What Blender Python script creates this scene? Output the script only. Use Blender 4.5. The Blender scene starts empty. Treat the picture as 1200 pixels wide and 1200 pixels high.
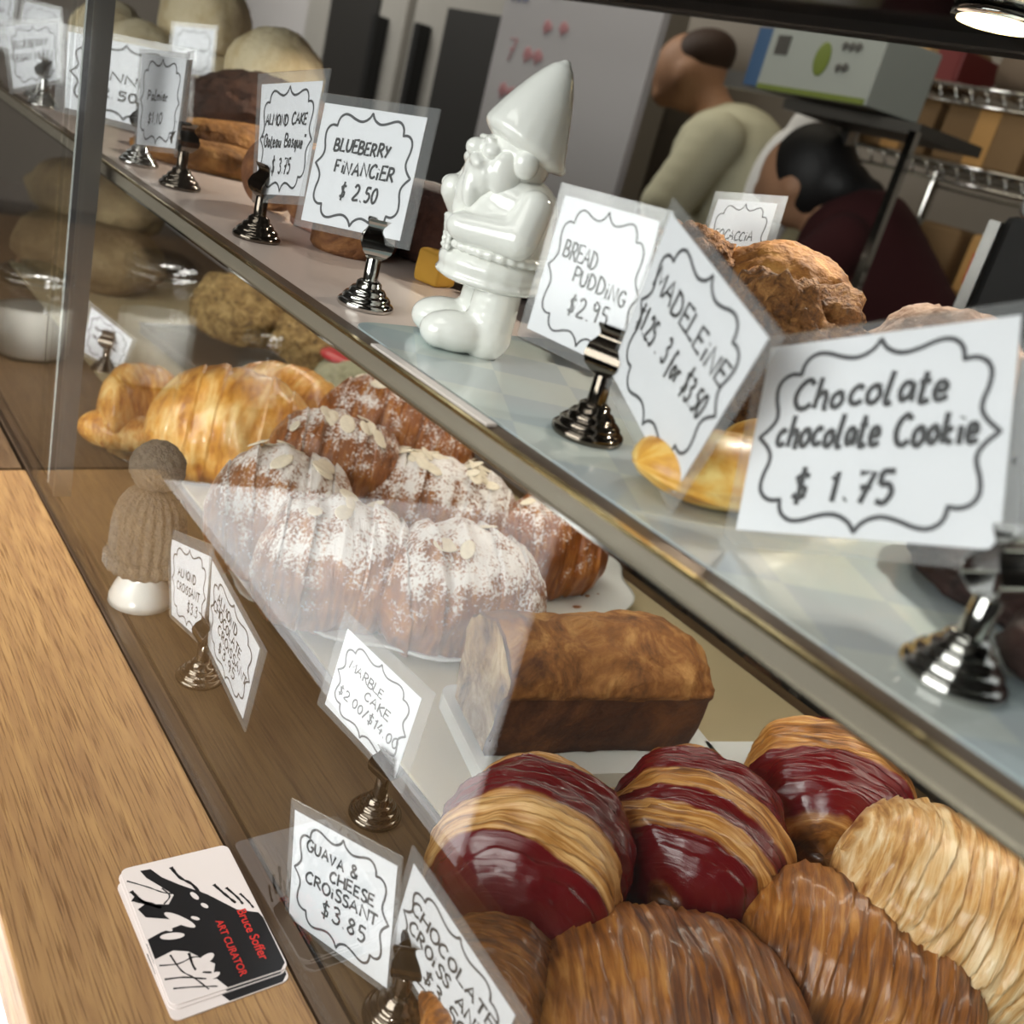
import bpy, bmesh, math, random
from mathutils import Vector as V, Matrix, Euler, noise as mnoise
from mathutils.geometry import tessellate_polygon
from math import pi, sin, cos, radians as rad
random.seed(7)
S = bpy.context.scene
COL = S.collection

# ------------------------------------------------------------------ camera, world, light, exposure
cam = bpy.data.cameras.new('camera'); camo = bpy.data.objects.new('camera', cam); COL.objects.link(camo)
R = [[0.5638642336127787, 0.4426031081046543, -0.6972514716717156],
     [0.7879263382587217, -0.03534835960350266, 0.6147540800609166],
     [0.24744537080025594, -0.8960206371336774, -0.3686703219681273]]
camo.matrix_world = Matrix([[R[i][0], -R[i][1], -R[i][2], (0, 0, .39)[i]] for i in range(3)] + [[0, 0, 0, 1]])
cam.sensor_width = 36; cam.lens = 34.5; cam.clip_start = .01; cam.clip_end = 60
cam.dof.use_dof = True; cam.dof.focus_distance = .56; cam.dof.aperture_fstop = 9
S.camera = camo
W = bpy.data.worlds.new('world'); S.world = W; W.use_nodes = True
W.node_tree.nodes['Background'].inputs[0].default_value = (.8, .9, 1, 1)
W.node_tree.nodes['Background'].inputs[1].default_value = .25

def area(name, loc, target, sx, sy, power, col=(1, 1, 1)):
    l = bpy.data.lights.new(name, 'AREA'); l.shape = 'RECTANGLE'; l.size = sx; l.size_y = sy; l.energy = power; l.color = col
    o = bpy.data.objects.new(name, l); COL.objects.link(o); o.location = loc
    o.rotation_euler = (V(target) - V(loc)).to_track_quat('-Z', 'Y').to_euler()
    return o
area('daylight_window_light', (-.15, -1.9, .95), (-.5, .35, .15), 2.0, 1.3, 62, (1, .985, .96))
area('shop_ceiling_light', (-.4, -.5, 1.95), (-.4, .3, .1), 1.2, .8, 9, (1, .97, .92))
l = area('bar_front_fill_light', (.75, -1.25, -.25), (-.8, -.1, -.40), .7, .5, 9, (1, 1, 1)); l.data.spread = rad(40)  # added fill with no real source, brightens the white bar front
area('kitchen_ceiling_light', (-2.2, 1.5, 2.1), (-2.2, 2.2, .2), 1.6, .6, 10, (1, .88, .70))
area('shaker_fill_light', (-.55, .0, 1.7), (-1.1, .05, .05), .3, .3, 3.2, (1, .97, .92)).data.spread = rad(50)  # added overhead fill so the sugar shakers show up in the pane
area('wall_panel_fill_light', (-4.2, 1.0, 2.1), (-4.6, 2.2, .6), 1.4, .8, 75, (1, .97, .92))  # extra fill put in to lift the dim wall panel
S.view_settings.view_transform = 'Standard'; S.view_settings.look = 'None'
S.view_settings.gamma = 1; S.view_settings.use_curve_mapping = False
S.view_settings.exposure = 0.25
S.cycles.transparent_max_bounces = 32
S.cycles.max_bounces = 10

# ------------------------------------------------------------------ materials
def nt(m): return m.node_tree.nodes, m.node_tree.links
def srgb(c):
    if isinstance(c, str):
        c = c.lstrip('#'); c = [int(c[i:i + 2], 16) / 255 for i in (0, 2, 4)]
        c = [x / 12.92 if x <= .04045 else ((x + .055) / 1.055) ** 2.4 for x in c]
    return (*c[:3], 1)
def mat(name, col, rough=.5, metal=0, coat=0, bump=0, bscale=60, var=0, vscale=20, col2=None, sss=0):
    m = bpy.data.materials.new(name); m.use_nodes = True; n, l = nt(m); b = n['Principled BSDF']
    c = srgb(col)
    b.inputs['Base Color'].default_value = c; b.inputs['Roughness'].default_value = rough; b.inputs['Metallic'].default_value = metal
    b.inputs['Coat Weight'].default_value = coat; b.inputs['Coat Roughness'].default_value = .08
    if sss: b.inputs['Subsurface Weight'].default_value = sss; b.inputs['Subsurface Radius'].default_value = (.01, .006, .004); b.inputs['Subsurface Scale'].default_value = .3
    tc = n.new('ShaderNodeTexCoord')
    if var or col2:
        t = n.new('ShaderNodeTexNoise'); t.inputs['Scale'].default_value = vscale; t.inputs['Detail'].default_value = 6; l.new(tc.outputs['Object'], t.inputs['Vector'])
        r = n.new('ShaderNodeValToRGB'); c2 = srgb(col2) if col2 else tuple(min(1, x * (1 - var)) for x in c[:3]) + (1,)
        r.color_ramp.elements[0].position = .35; r.color_ramp.elements[1].position = .65
        r.color_ramp.elements[0].color = c2; r.color_ramp.elements[1].color = c
        l.new(t.outputs[0], r.inputs[0]); l.new(r.outputs[0], b.inputs['Base Color'])
    if bump:
        t = n.new('ShaderNodeTexNoise'); t.inputs['Scale'].default_value = bscale; t.inputs['Detail'].default_value = 5; l.new(tc.outputs['Object'], t.inputs['Vector'])
        u = n.new('ShaderNodeBump'); u.inputs['Strength'].default_value = bump; u.inputs['Distance'].default_value = .004
        l.new(t.outputs[0], u.inputs['Height']); l.new(u.outputs[0], b.inputs['Normal'])
    return m
def thin_glass(name, tint=(1, 1, 1), k=1.0, f0=.04, haze=0, rough=0.0):
    m = bpy.data.materials.new(name); m.use_nodes = True; n, l = nt(m); n.remove(n['Principled BSDF']); out = n['Material Output']
    tr = n.new('ShaderNodeBsdfTransparent'); tr.inputs[0].default_value = (*tint, 1)
    gl = n.new('ShaderNodeBsdfGlossy'); gl.inputs['Roughness'].default_value = rough
    g = n.new('ShaderNodeNewGeometry'); d = n.new('ShaderNodeVectorMath'); d.operation = 'DOT_PRODUCT'
    l.new(g.outputs['Incoming'], d.inputs[0]); l.new(g.outputs['Normal'], d.inputs[1])
    def mth(op, a, b):
        x = n.new('ShaderNodeMath'); x.operation = op
        for i, v in enumerate((a, b)):
            if v is None: continue
            if isinstance(v, (int, float)): x.inputs[i].default_value = v
            else: l.new(v, x.inputs[i])
        return x.outputs[0]
    a = mth('ABSOLUTE', d.outputs['Value'], None); a = mth('SUBTRACT', 1.0, a); a = mth('POWER', a, 5.0)
    a = mth('MULTIPLY', a, (1 - f0) * k); a = mth('ADD', a, f0)
    base = tr.outputs[0]
    if haze:
        df = n.new('ShaderNodeBsdfDiffuse'); df.inputs[0].default_value = (.85, .87, .88, 1)
        mh = n.new('ShaderNodeMixShader'); mh.inputs[0].default_value = haze; l.new(base, mh.inputs[1]); l.new(df.outputs[0], mh.inputs[2]); base = mh.outputs[0]
    mx = n.new('ShaderNodeMixShader'); l.new(a, mx.inputs[0]); l.new(base, mx.inputs[1]); l.new(gl.outputs[0], mx.inputs[2])
    l.new(mx.outputs[0], out.inputs[0]); return m
def wood(name, c1, c2, rough=.45, scale=1.0, axis='X'):
    m = bpy.data.materials.new(name); m.use_nodes = True; n, l = nt(m); b = n['Principled BSDF']; b.inputs['Roughness'].default_value = rough
    tc = n.new('ShaderNodeTexCoord'); mp = n.new('ShaderNodeMapping')
    mp.inputs['Scale'].default_value = (6 * scale, 60 * scale, 60 * scale) if axis == 'X' else (60 * scale, 6 * scale, 60 * scale)
    l.new(tc.outputs['Object'], mp.inputs[0])
    a = n.new('ShaderNodeTexNoise'); a.inputs['Scale'].default_value = 1.2; a.inputs['Detail'].default_value = 8; a.inputs['Distortion'].default_value = 1.2; l.new(mp.outputs[0], a.inputs[0])
    mp2 = n.new('ShaderNodeMapping'); mp2.inputs['Scale'].default_value = tuple(x * (3 if x < 20 * scale else 9) for x in mp.inputs['Scale'].default_value); l.new(tc.outputs['Object'], mp2.inputs[0])
    f = n.new('ShaderNodeTexNoise'); f.inputs['Scale'].default_value = 1; f.inputs['Detail'].default_value = 3; l.new(mp2.outputs[0], f.inputs[0])
    r = n.new('ShaderNodeValToRGB'); r.color_ramp.elements[0].position = .32; r.color_ramp.elements[1].position = .68
    r.color_ramp.elements[0].color = srgb(c2); r.color_ramp.elements[1].color = srgb(c1); l.new(a.outputs[0], r.inputs[0])
    r2 = n.new('ShaderNodeValToRGB'); r2.color_ramp.elements[0].position = .36; r2.color_ramp.elements[1].position = .5
    r2.color_ramp.elements[0].color = (.5, .42, .36, 1); r2.color_ramp.elements[1].color = (1, 1, 1, 1); l.new(f.outputs[0], r2.inputs[0])
    mx = n.new('ShaderNodeMix'); mx.data_type = 'RGBA'; mx.blend_type = 'MULTIPLY'; mx.inputs[0].default_value = .8
    l.new(r.outputs[0], mx.inputs[6]); l.new(r2.outputs[0], mx.inputs[7]); l.new(mx.outputs[2], b.inputs['Base Color'])
    u = n.new('ShaderNodeBump'); u.inputs['Strength'].default_value = .35; u.inputs['Distance'].default_value = .001; l.new(r2.outputs[0], u.inputs['Height']); l.new(u.outputs[0], b.inputs['Normal'])
    return m
def pastry(name, dark, mid, light, fx=40, ft=2.2, lo=.34, hi=.68, rough=.38, coat=.25, bump=.5, bands=None, glaze='#600a10', sugar=0, swirl=0):
    """baked dough: flaky layers follow the roll ('ruv' attribute = along, cos around, sin around)"""
    m = bpy.data.materials.new(name); m.use_nodes = True; n, l = nt(m); b = n['Principled BSDF']
    b.inputs['Coat Weight'].default_value = coat; b.inputs['Coat Roughness'].default_value = .15
    at = n.new('ShaderNodeAttribute'); at.attribute_name = 'ruv'
    mp = n.new('ShaderNodeMapping'); mp.inputs['Scale'].default_value = (fx, ft, ft); l.new(at.outputs['Vector'], mp.inputs[0])
    a = n.new('ShaderNodeTexNoise'); a.inputs['Scale'].default_value = 1; a.inputs['Detail'].default_value = 7; a.inputs['Roughness'].default_value = .62; a.inputs['Distortion'].default_value = .5; l.new(mp.outputs[0], a.inputs[0])
    tc = n.new('ShaderNodeTexCoord'); a2 = n.new('ShaderNodeTexNoise'); a2.inputs['Scale'].default_value = 26; a2.inputs['Detail'].default_value = 4; l.new(tc.outputs['Object'], a2.inputs[0])
    mm = n.new('ShaderNodeMix'); mm.inputs[0].default_value = .4; l.new(a.outputs[0], mm.inputs[2]); l.new(a2.outputs[0], mm.inputs[3])
    r = n.new('ShaderNodeValToRGB'); e = r.color_ramp.elements; e[0].position = lo; e[0].color = srgb(dark); e[1].position = hi; e[1].color = srgb(light)
    x = e.new((lo + hi) / 2); x.color = srgb(mid); l.new(mm.outputs[0], r.inputs[0])
    colr = r.outputs[0]; b.inputs['Roughness'].default_value = rough
    if bands:
        sx = n.new('ShaderNodeSeparateXYZ'); l.new(at.outputs['Vector'], sx.inputs[0])
        w = n.new('ShaderNodeMath'); w.operation = 'MULTIPLY_ADD'; w.inputs[1].default_value = .16; l.new(a2.outputs[0], w.inputs[0]); l.new(sx.outputs[0], w.inputs[2])
        br = n.new('ShaderNodeValToRGB'); be = br.color_ramp.elements; be[0].position = 0; be[0].color = (0, 0, 0, 1); be[1].position = 1; be[1].color = (0, 0, 0, 1)
        mr = n.new('ShaderNodeMapRange'); mr.inputs[1].default_value = -1; mr.inputs[2].default_value = 1.16; l.new(w.outputs[0], mr.inputs[0]); l.new(mr.outputs[0], br.inputs[0])
        for t0, t1 in bands:
            p0 = (t0 + 1.08) / 2.16; p1 = (t1 + 1.08) / 2.16
            for p, v in ((p0 - .006, 0), (p0 + .006, 1), (p1 - .006, 1), (p1 + .006, 0)):
                q = be.new(max(0, min(1, p))); q.color = (v, v, v, 1)
        gm = n.new('ShaderNodeMix'); gm.data_type = 'RGBA'; l.new(br.outputs[0], gm.inputs[0]); l.new(colr, gm.inputs[6]); gm.inputs[7].default_value = srgb(glaze); colr = gm.outputs[2]
        rm = n.new('ShaderNodeMix'); l.new(br.outputs[0], rm.inputs[0]); rm.inputs[2].default_value = rough; rm.inputs[3].default_value = .14; l.new(rm.outputs[0], b.inputs['Roughness'])
    if sugar:
        g = n.new('ShaderNodeNewGeometry'); sz = n.new('ShaderNodeSeparateXYZ'); l.new(g.outputs['Normal'], sz.inputs[0])
        s1 = n.new('ShaderNodeTexNoise'); s1.inputs['Scale'].default_value = 55; s1.inputs['Detail'].default_value = 5; l.new(tc.outputs['Object'], s1.inputs[0])
        s2 = n.new('ShaderNodeTexNoise'); s2.inputs['Scale'].default_value = 420; s2.inputs['Detail'].default_value = 3; l.new(tc.outputs['Object'], s2.inputs[0])
        def mth(op, p, q):
            k = n.new('ShaderNodeMath'); k.operation = op
            for i, v in enumerate((p, q)):
                if isinstance(v, (int, float)): k.inputs[i].default_value = v
                else: l.new(v, k.inputs[i])
            return k.outputs[0]
        q = mth('ADD', mth('MULTIPLY', sz.outputs[2], .55), mth('MULTIPLY', s1.outputs[0], 1.5)); q = mth('ADD', q, mth('MULTIPLY', s2.outputs[0], 1.5))
        mr = n.new('ShaderNodeMapRange'); mr.inputs[1].default_value = 2.15 - sugar; mr.inputs[2].default_value = 2.5 - sugar; mr.inputs[4].default_value = .93; l.new(q, mr.inputs[0])
        sm = n.new('ShaderNodeMix'); sm.data_type = 'RGBA'; l.new(mr.outputs[0], sm.inputs[0]); l.new(colr, sm.inputs[6]); sm.inputs[7].default_value = (.8, .78, .75, 1); colr = sm.outputs[2]
        rm = n.new('ShaderNodeMix'); l.new(mr.outputs[0], rm.inputs[0]); rm.inputs[2].default_value = rough; rm.inputs[3].default_value = .9; l.new(rm.outputs[0], b.inputs['Roughness'])
        b.inputs['Coat Weight'].default_value = 0
    l.new(colr, b.inputs['Base Color'])
    u = n.new('ShaderNodeBump'); u.inputs['Strength'].default_value = bump; u.inputs['Distance'].default_value = .0022; l.new(mm.outputs[0], u.inputs['Height']); l.new(u.outputs[0], b.inputs['Normal'])
    return m
def emit(name, col, s):
    m = bpy.data.materials.new(name); m.use_nodes = True; n, l = nt(m); b = n['Principled BSDF']
    b.inputs['Emission Color'].default_value = srgb(col); b.inputs['Emission Strength'].default_value = s; return m

M = dict(
    fridge=mat('fridge_steel', '#a29e97', .38, .1, var=.12, vscale=2),
    bartop=wood('bar_top_oak', '#6b543a', '#56402a', .5, 1.5),
    whitegloss=mat('white_laminate', '#f3f4f4', .5),
    ledge=wood('oak_ledge', '#ad8858', '#94704a', .42, 1.6), floorwood=wood('case_floor_wood', '#5e4a30', '#4a3822', .55),
    beige=mat('beige_board', '#b3a684', .6, var=.12, vscale=6), bronze=mat('bronze_strip', '#6e5a48', .38, .6, var=.1), gap=mat('black_gap', '#0a0908', .9),
    chrome=mat('chrome', '#c9c8c4', .09, 1), satin=mat('satin_steel', '#a39a8a', .42, .55, var=.1, vscale=5), brass=mat('brass_edge', '#d8bf86', .22, 1),
    dark=mat('dark_metal', '#3c3e41', .4, .25), nickel=mat('dark_nickel', '#6d655c', .12, 1), blackgloss=mat('black_gloss', '#0b0a0a', .12), black=mat('black', '#080808', .6),
    glass=thin_glass('pane_glass', (.97, .98, .975), 1.0, .04), lam=thin_glass('laminate_film', (.95, .95, .95), .8, .05, haze=.085, rough=.12), jarglass=thin_glass('jar_glass', (.93, .95, .94), 1, .06),
    glassedge=mat('glass_edge', '#dfe6e2', .15, coat=1),
    paper=mat('card_paper', '#f1f3f8', .6), ink=mat('marker_ink', '#15151a', .6), border=mat('printed_border_ink', '#33343a', .5),
    shelf=mat('shelf_top', '#cdbdb5', .28, coat=.2, var=.08, vscale=4), ceramic=mat('white_glaze', '#f0f1ec', .12, coat=.6), plate=mat('white_china', '#dde1de', .14, coat=.5),
    knit=mat('grey_brown_yarn', '#75695a', .95, bump=.9, bscale=500, var=.25, vscale=300), salt=mat('sugar', '#e6e0d8', .9, bump=.5, bscale=400),
    red=mat('red_print', '#c8281e', .5), cardblack=mat('ink_black', '#19191b', .35), cardwhite=mat('card_white', '#e2d9d4', .4), cardgrey=mat('ink_grey', '#55545a', .4),
    cloth=mat('cream_cotton', '#c9c6ab', .9, bump=.3, bscale=20), maroon=mat('maroon_cotton', '#3a0d10', .9), hair=mat('black_hair', '#0d0b0b', .6), skin=mat('skin', '#ad8264', .6),
    steel=mat('brushed_steel', '#8e8d8a', .35, .8, var=.1, vscale=3), greydoor=mat('grey_door', '#5b5852', .4, .3, var=.15, vscale=2), recess=mat('dark_recess', '#23211f', .6),
    board=mat('whiteboard', '#b9b5b4', .25, coat=.3), wallm=mat('wall_paint', '#8a8278', .8), ceil=mat('ceiling_paint', '#8e8a84', .9), floor=mat('tile_floor', '#37332f', .5, var=.2, vscale=3),
    cardboard=mat('cardboard', '#8a6c47', .8, var=.15, vscale=8), tan=mat('tan_tub', '#c89858', .6), carton=mat('white_carton', '#9fa39a', .6), blue=mat('blue_print', '#39597d', .6), olive=mat('olive_print', '#6d7a2c', .6), rollp=mat('brown_roll', '#6f5f4e', .8),
    plastic=thin_glass('clear_plastic', (.9, .92, .95), 1, .08, haze=.4, rough=.2), mat_=mat('white_floor_mat', '#eef0f0', .8), whitepanel=mat('white_panel', '#d8d6d2', .6), darkwood=wood('bar_wood', '#8a6a44', '#6e5232', .5),
)

# ------------------------------------------------------------------ mesh helpers
def obj(name, bm, m, parent=None, smooth=True, loc=None):
    me = bpy.data.meshes.new(name); bm.normal_update(); bm.to_mesh(me); bm.free()
    o = bpy.data.objects.new(name, me); COL.objects.link(o)
    for x in (m if isinstance(m, list) else [m]): me.materials.append(x)
    if smooth:
        me.polygons.foreach_set('use_smooth', [True] * len(me.polygons))
    if parent: o.parent = parent
    if loc: o.location = loc
    return o
def sharp(o, ang=35):
    me = o.data; bm = bmesh.new(); bm.from_mesh(me)
    for e in bm.edges:
        if len(e.link_faces) == 2 and e.calc_face_angle(0) > rad(ang): e.smooth = False
    bm.to_mesh(me); bm.free(); return o
def thing(name, label, cat, loc=(0, 0, 0), rz=0, group=None):
    o = bpy.data.objects.new(name, None); COL.objects.link(o); o.empty_display_size = .02
    o.location = loc; o.rotation_euler = (0, 0, rz); o['label'] = label; o['category'] = cat
    if group: o['group'] = group
    return o
def tag(o, label, cat, group=None):
    o['label'] = label; o['category'] = cat
    if group: o['group'] = group
    return o
def struct(o): o['kind'] = 'structure'; return o
def bx(bm, c, s, mtx=None, bev=0, seg=2):
    r = bmesh.ops.create_cube(bm, size=1); vs = r['verts']
    bmesh.ops.scale(bm, vec=s, verts=vs)
    if bev:
        es = list({e for v in vs for e in v.link_edges})
        q = bmesh.ops.bevel(bm, geom=es, offset=bev, segments=seg, affect='EDGES', profile=.5); vs = list({v for f in q['faces'] for v in f.verts} | {v for v in vs if v.is_valid})
    if mtx: bmesh.ops.transform(bm, matrix=mtx, verts=vs)
    bmesh.ops.translate(bm, vec=c, verts=vs); return vs
def box(name, c, s, m, parent=None, bev=0, rz=0, rot=None):
    bm = bmesh.new(); bx(bm, (0, 0, 0), s, None, bev); o = obj(name, bm, m, parent, smooth=False, loc=c)
    o.rotation_euler = rot or (0, 0, rz)
    return o
def lathe(bm, prof, n=40, c=(0, 0, 0), wob=None):
    rings = []
    for r, z in prof:
        ring = []
        for i in range(n):
            a = 2 * pi * i / n; k = wob(a, z) if wob else 1
            ring.append(bm.verts.new((c[0] + r * k * cos(a), c[1] + r * k * sin(a), c[2] + z)))
        rings.append(ring)
    for a, b in zip(rings, rings[1:]):
        for i in range(n): bm.faces.new((a[i], a[(i + 1) % n], b[(i + 1) % n], b[i]))
    bm.faces.new(rings[0][::-1]); bm.faces.new(rings[-1]); return bm
def tube(bm, pts, r, n=8):
    pts = [V(p) for p in pts]; rings = []; up = V((0, 0, 1))
    for i, p in enumerate(pts):
        d = (pts[min(i + 1, len(pts) - 1)] - pts[max(i - 1, 0)]).normalized()
        s = d.cross(up if abs(d.z) < .9 else V((1, 0, 0))).normalized(); t = s.cross(d); rr = r[i] if isinstance(r, (list, tuple)) else r
        rings.append([bm.verts.new(p + (s * cos(2 * pi * k / n) + t * sin(2 * pi * k / n)) * rr) for k in range(n)])
    for a, b in zip(rings, rings[1:]):
        for i in range(n): bm.faces.new((a[i], a[(i + 1) % n], b[(i + 1) % n], b[i]))
    bm.faces.new(rings[0][::-1]); bm.faces.new(rings[-1]); return bm
def ell(bm, c, r, rot=(0, 0, 0), u=20, v=12):
    q = bmesh.ops.create_uvsphere(bm, u_segments=u, v_segments=v, radius=1)
    bmesh.ops.transform(bm, matrix=Matrix.Translation(c) @ Euler(rot).to_matrix().to_4x4() @ Matrix.Diagonal((*r, 1)), verts=q['verts'])
def cap(bm, p0, p1, r0, r1=None, n=7):
    r1 = r0 if r1 is None else r1; p0 = V(p0); p1 = V(p1)
    for i in range(n):
        t = i / (n - 1); ell(bm, p0.lerp(p1, t), (r0 + (r1 - r0) * t,) * 3, u=14, v=8)
def blob(name, fn, m, parent=None, voxel=.002, smooth=4, disp=None):
    """one continuous skin grown over overlapping volumes"""
    bm = bmesh.new(); fn(bm); me = bpy.data.meshes.new(name); bm.to_mesh(me); bm.free()
    o = bpy.data.objects.new(name, me); COL.objects.link(o)
    k = o.modifiers.new('r', 'REMESH'); k.mode = 'VOXEL'; k.voxel_size = voxel
    k = o.modifiers.new('s', 'SMOOTH'); k.factor = .5; k.iterations = smooth
    dg = bpy.context.evaluated_depsgraph_get(); nm = bpy.data.meshes.new_from_object(o.evaluated_get(dg)); o.modifiers.clear(); o.data = nm; nm.name = name
    if disp:
        nm.vertices.foreach_get  # noqa
        for v in nm.vertices: v.co += v.normal * disp(v.co)
    nm.materials.clear(); nm.materials.append(m)
    nm.polygons.foreach_set('use_smooth', [True] * len(nm.polygons))
    if parent: o.parent = parent
    return o
def copy_tree(o, parent=None, **kw):
    c = o.copy(); COL.objects.link(c)
    if parent: c.parent = parent
    for ch in list(o.children): copy_tree(ch, c)
    return c

# ------------------------------------------------------------------ room shell
def slab(name, x0, x1, y0, y1, z0, z1, m):
    bm = bmesh.new(); bx(bm, ((x0 + x1) / 2, (y0 + y1) / 2, (z0 + z1) / 2), (x1 - x0, y1 - y0, z1 - z0)); return struct(obj(name, bm, m, smooth=False))
FZ = -.9
slab('floor', -7, 2, -3.2, 3, FZ - .1, FZ, M['floor'])
slab('ceiling', -7, 2, -3.2, 3, 2.2, 2.3, M['ceil'])
slab('wall_back', -7, 2, 2.9, 3, FZ, 2.2, M['wallm'])
slab('wall_far', -7, -6.9, -3.2, 2.9, FZ, 2.2, M['wallm'])
slab('wall_front', -7, 2, -3.3, -3.2, FZ, 2.2, M['recess'])
slab('wall_near', 2, 2.1, -3.2, 2.9, FZ, 2.2, M['recess'])

# ------------------------------------------------------------------ counter ledge and side bar
bm = bmesh.new(); bx(bm, (-.279, .140, -.02), (1.16, .110, .04), None, .0022)
ledge = thing('counter_ledge', 'pale oak counter ledge running along the foot of the glass', 'counter', (0, 0, 0))
obj('ledge_top', bm, M['ledge'], ledge, smooth=False)
box('front_panel', (-.28, .16, -.47), (1.16, .05, .86), M['whitepanel'], ledge)
bar = thing('side_bar', 'white fronted side bar with an oak top beyond the ledge, holding sugar shakers', 'counter', (-1.4, -.1, 0))
def prism(name, pts, z0, z1, m, parent):
    bm = bmesh.new(); tp = [bm.verts.new((x - parent.location.x, y - parent.location.y, z1)) for x, y in pts]; bt = [bm.verts.new((x - parent.location.x, y - parent.location.y, z0)) for x, y in pts]
    bm.faces.new(tp); bm.faces.new(bt[::-1])
    for i in range(len(pts)): j = (i + 1) % len(pts); bm.faces.new((bt[i], bt[j], tp[j], tp[i]))
    bmesh.ops.recalc_face_normals(bm, faces=bm.faces); return obj(name, bm, m, parent, smooth=False)
prism('bar_top', [(-.862, .192), (-.862, .088), (-.745, -.335), (-1.95, -.335), (-1.95, .192)], -.012, 0, M['bartop'], bar)
prism('bar_front', [(-.862, .182), (-.862, .088), (-.745, -.335), (-1.95, -.335), (-1.95, .182)], FZ, -.012, M['whitegloss'], bar)

# ------------------------------------------------------------------ display case
case = thing('display_case', 'long glass fronted bakery display case with a metal framed shelf', 'display case', (0, 0, 0))
X0, X1 = -2.3, .25; XC = (X0 + X1) / 2; XL = X1 - X0; ZT = .52; SZ = .272
box('base_strip', (XC, .2015, -.008), (XL, .012, .016), M['bronze'], case)
box('strip_gap', (XC, .2092, -.010), (XL, .0034, .016), M['gap'], case)
box('case_floor', (XC, .455, -.010), (XL, .488, .020), M['floorwood'], case)
box('case_base', (XC, .45, -.46), (XL, .5, .87), M['darkwood'], case)
box('floor_board', (XC + .35, .50, .0012), (XL - .7, .36, .0024), M['beige'], case, .001)
def pane(x0, x1):
    o = box('glass_pane', ((x0 + x1) / 2, .1985, ZT / 2), (x1 - x0, .004, ZT - .002), M['glass'], case)
    return o
pane(-.826, X1); pane(X0, -.8305)
box('pane_edge', (-.8268, .2080, ZT / 2), (.0034, .0050, ZT - .004), M['glassedge'], case)
po = thing('x', 'x', 'x'); bpy.data.objects.remove(po)
box('corner_post', (-.815, .212, ZT / 2), (.020, .013, ZT), M['dark'], case, .002)
box('post_trim', (-.8040, .212, ZT / 2), (.0024, .014, ZT), M['steel'], case)
shelf = box('upper_shelf', (XC, .469, SZ - .0035), (XL, .472, .007), M['shelf'], case)
box('shelf_rail', (XC, .2325, SZ - .0035), (XL, .003, .009), M['satin'], case, .0008)
box('rail_edge', (XC, .2312, SZ + .0012), (XL, .0026, .0016), M['brass'], case)
box('rail_foot', (XC, .2308, SZ - .0083), (XL, .0026, .0013), M['chrome'], case)
box('shelf_gap', (XC, .2385, SZ + .0002), (XL, .0085, .0012), M['bronze'], case)
box('top_panel', (XC, .46, ZT + .012), (XL, .54, .024), M['blackgloss'], case, .002)
box('top_rail', (XC, .715, ZT - .004), (XL, .02, .012), M['black'], case, .002)
box('shelf_fill_strip', (XC, .56, SZ - .011), (XL - .2, .022, .006), emit('fill_strip_glow', '#fff1dc', 2.5), case)  # glowing strip added out of sight behind the rail, brightens the lower level
ua = area('shelf_fill_light', (-.55, .56, SZ - .0150), (-.55, .53, 0), 1.5, .03, 1.15, (1, .93, .82)); ua.parent = case  # added fill that goes with the strip
box('back_panel', (XC, .716, .128), (XL, .008, .256), M['greydoor'], case)
bm = bmesh.new(); lathe(bm, [(.030, -.004), (.030, 0), (.026, .001)], 32); lb = obj('downlight', bm, M['chrome'], case, loc=(-.40, .64, ZT - .001))
bm = bmesh.new(); lathe(bm, [(.0255, -.0055), (.0255, -.002)], 32); obj('lamp_lens', bm, emit('warm_lamp', '#ffe2a0', 4.5), lb)
def spot_lamp(x, y, p):
    l = bpy.data.lights.new('case_lamp', 'SPOT'); l.energy = p; l.color = (1, .90, .76); l.spot_size = 2.4; l.spot_blend = .6; l.shadow_soft_size = .012
    o = bpy.data.objects.new('case_lamp', l); COL.objects.link(o); o.location = (x, y, ZT - .012); o.parent = case
for x, p in ((-.40, 4.5), (-.9, 9), (-.05, 9)): spot_lamp(x, .58, p)

# blue checked paper laid on the near half of the shelf
def check_mat():
    m = bpy.data.materials.new('checked_paper'); m.use_nodes = True; n, l = nt(m); b = n['Principled BSDF']; b.inputs['Roughness'].default_value = .22; b.inputs['Coat Weight'].default_value = .5
    tc = n.new('ShaderNodeTexCoord'); mp = n.new('ShaderNodeMapping'); mp.inputs['Rotation'].default_value = (0, 0, .5); l.new(tc.outputs['Object'], mp.inputs[0])
    c = n.new('ShaderNodeTexChecker'); c.inputs['Scale'].default_value = 26; c.inputs[1].default_value = srgb('#bccac8'); c.inputs[2].default_value = srgb('#a3b7c1'); l.new(mp.outputs[0], c.inputs[0])
    t = n.new('ShaderNodeTexNoise'); t.inputs['Scale'].default_value = 9; l.new(tc.outputs['Object'], t.inputs[0])
    r = n.new('ShaderNodeValToRGB'); r.color_ramp.elements[0].position = .4; r.color_ramp.elements[1].position = .6; r.color_ramp.elements[0].color = srgb('#b9cac5'); r.color_ramp.elements[1].color = srgb('#c8bfb8'); l.new(t.outputs[0], r.inputs[0])
    mx = n.new('ShaderNodeMix'); mx.data_type = 'RGBA'; mx.inputs[0].default_value = .4; l.new(c.outputs[0], mx.inputs[6]); l.new(r.outputs[0], mx.inputs[7]); l.new(mx.outputs[2], b.inputs['Base Color']); return m
bm = bmesh.new()
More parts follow.
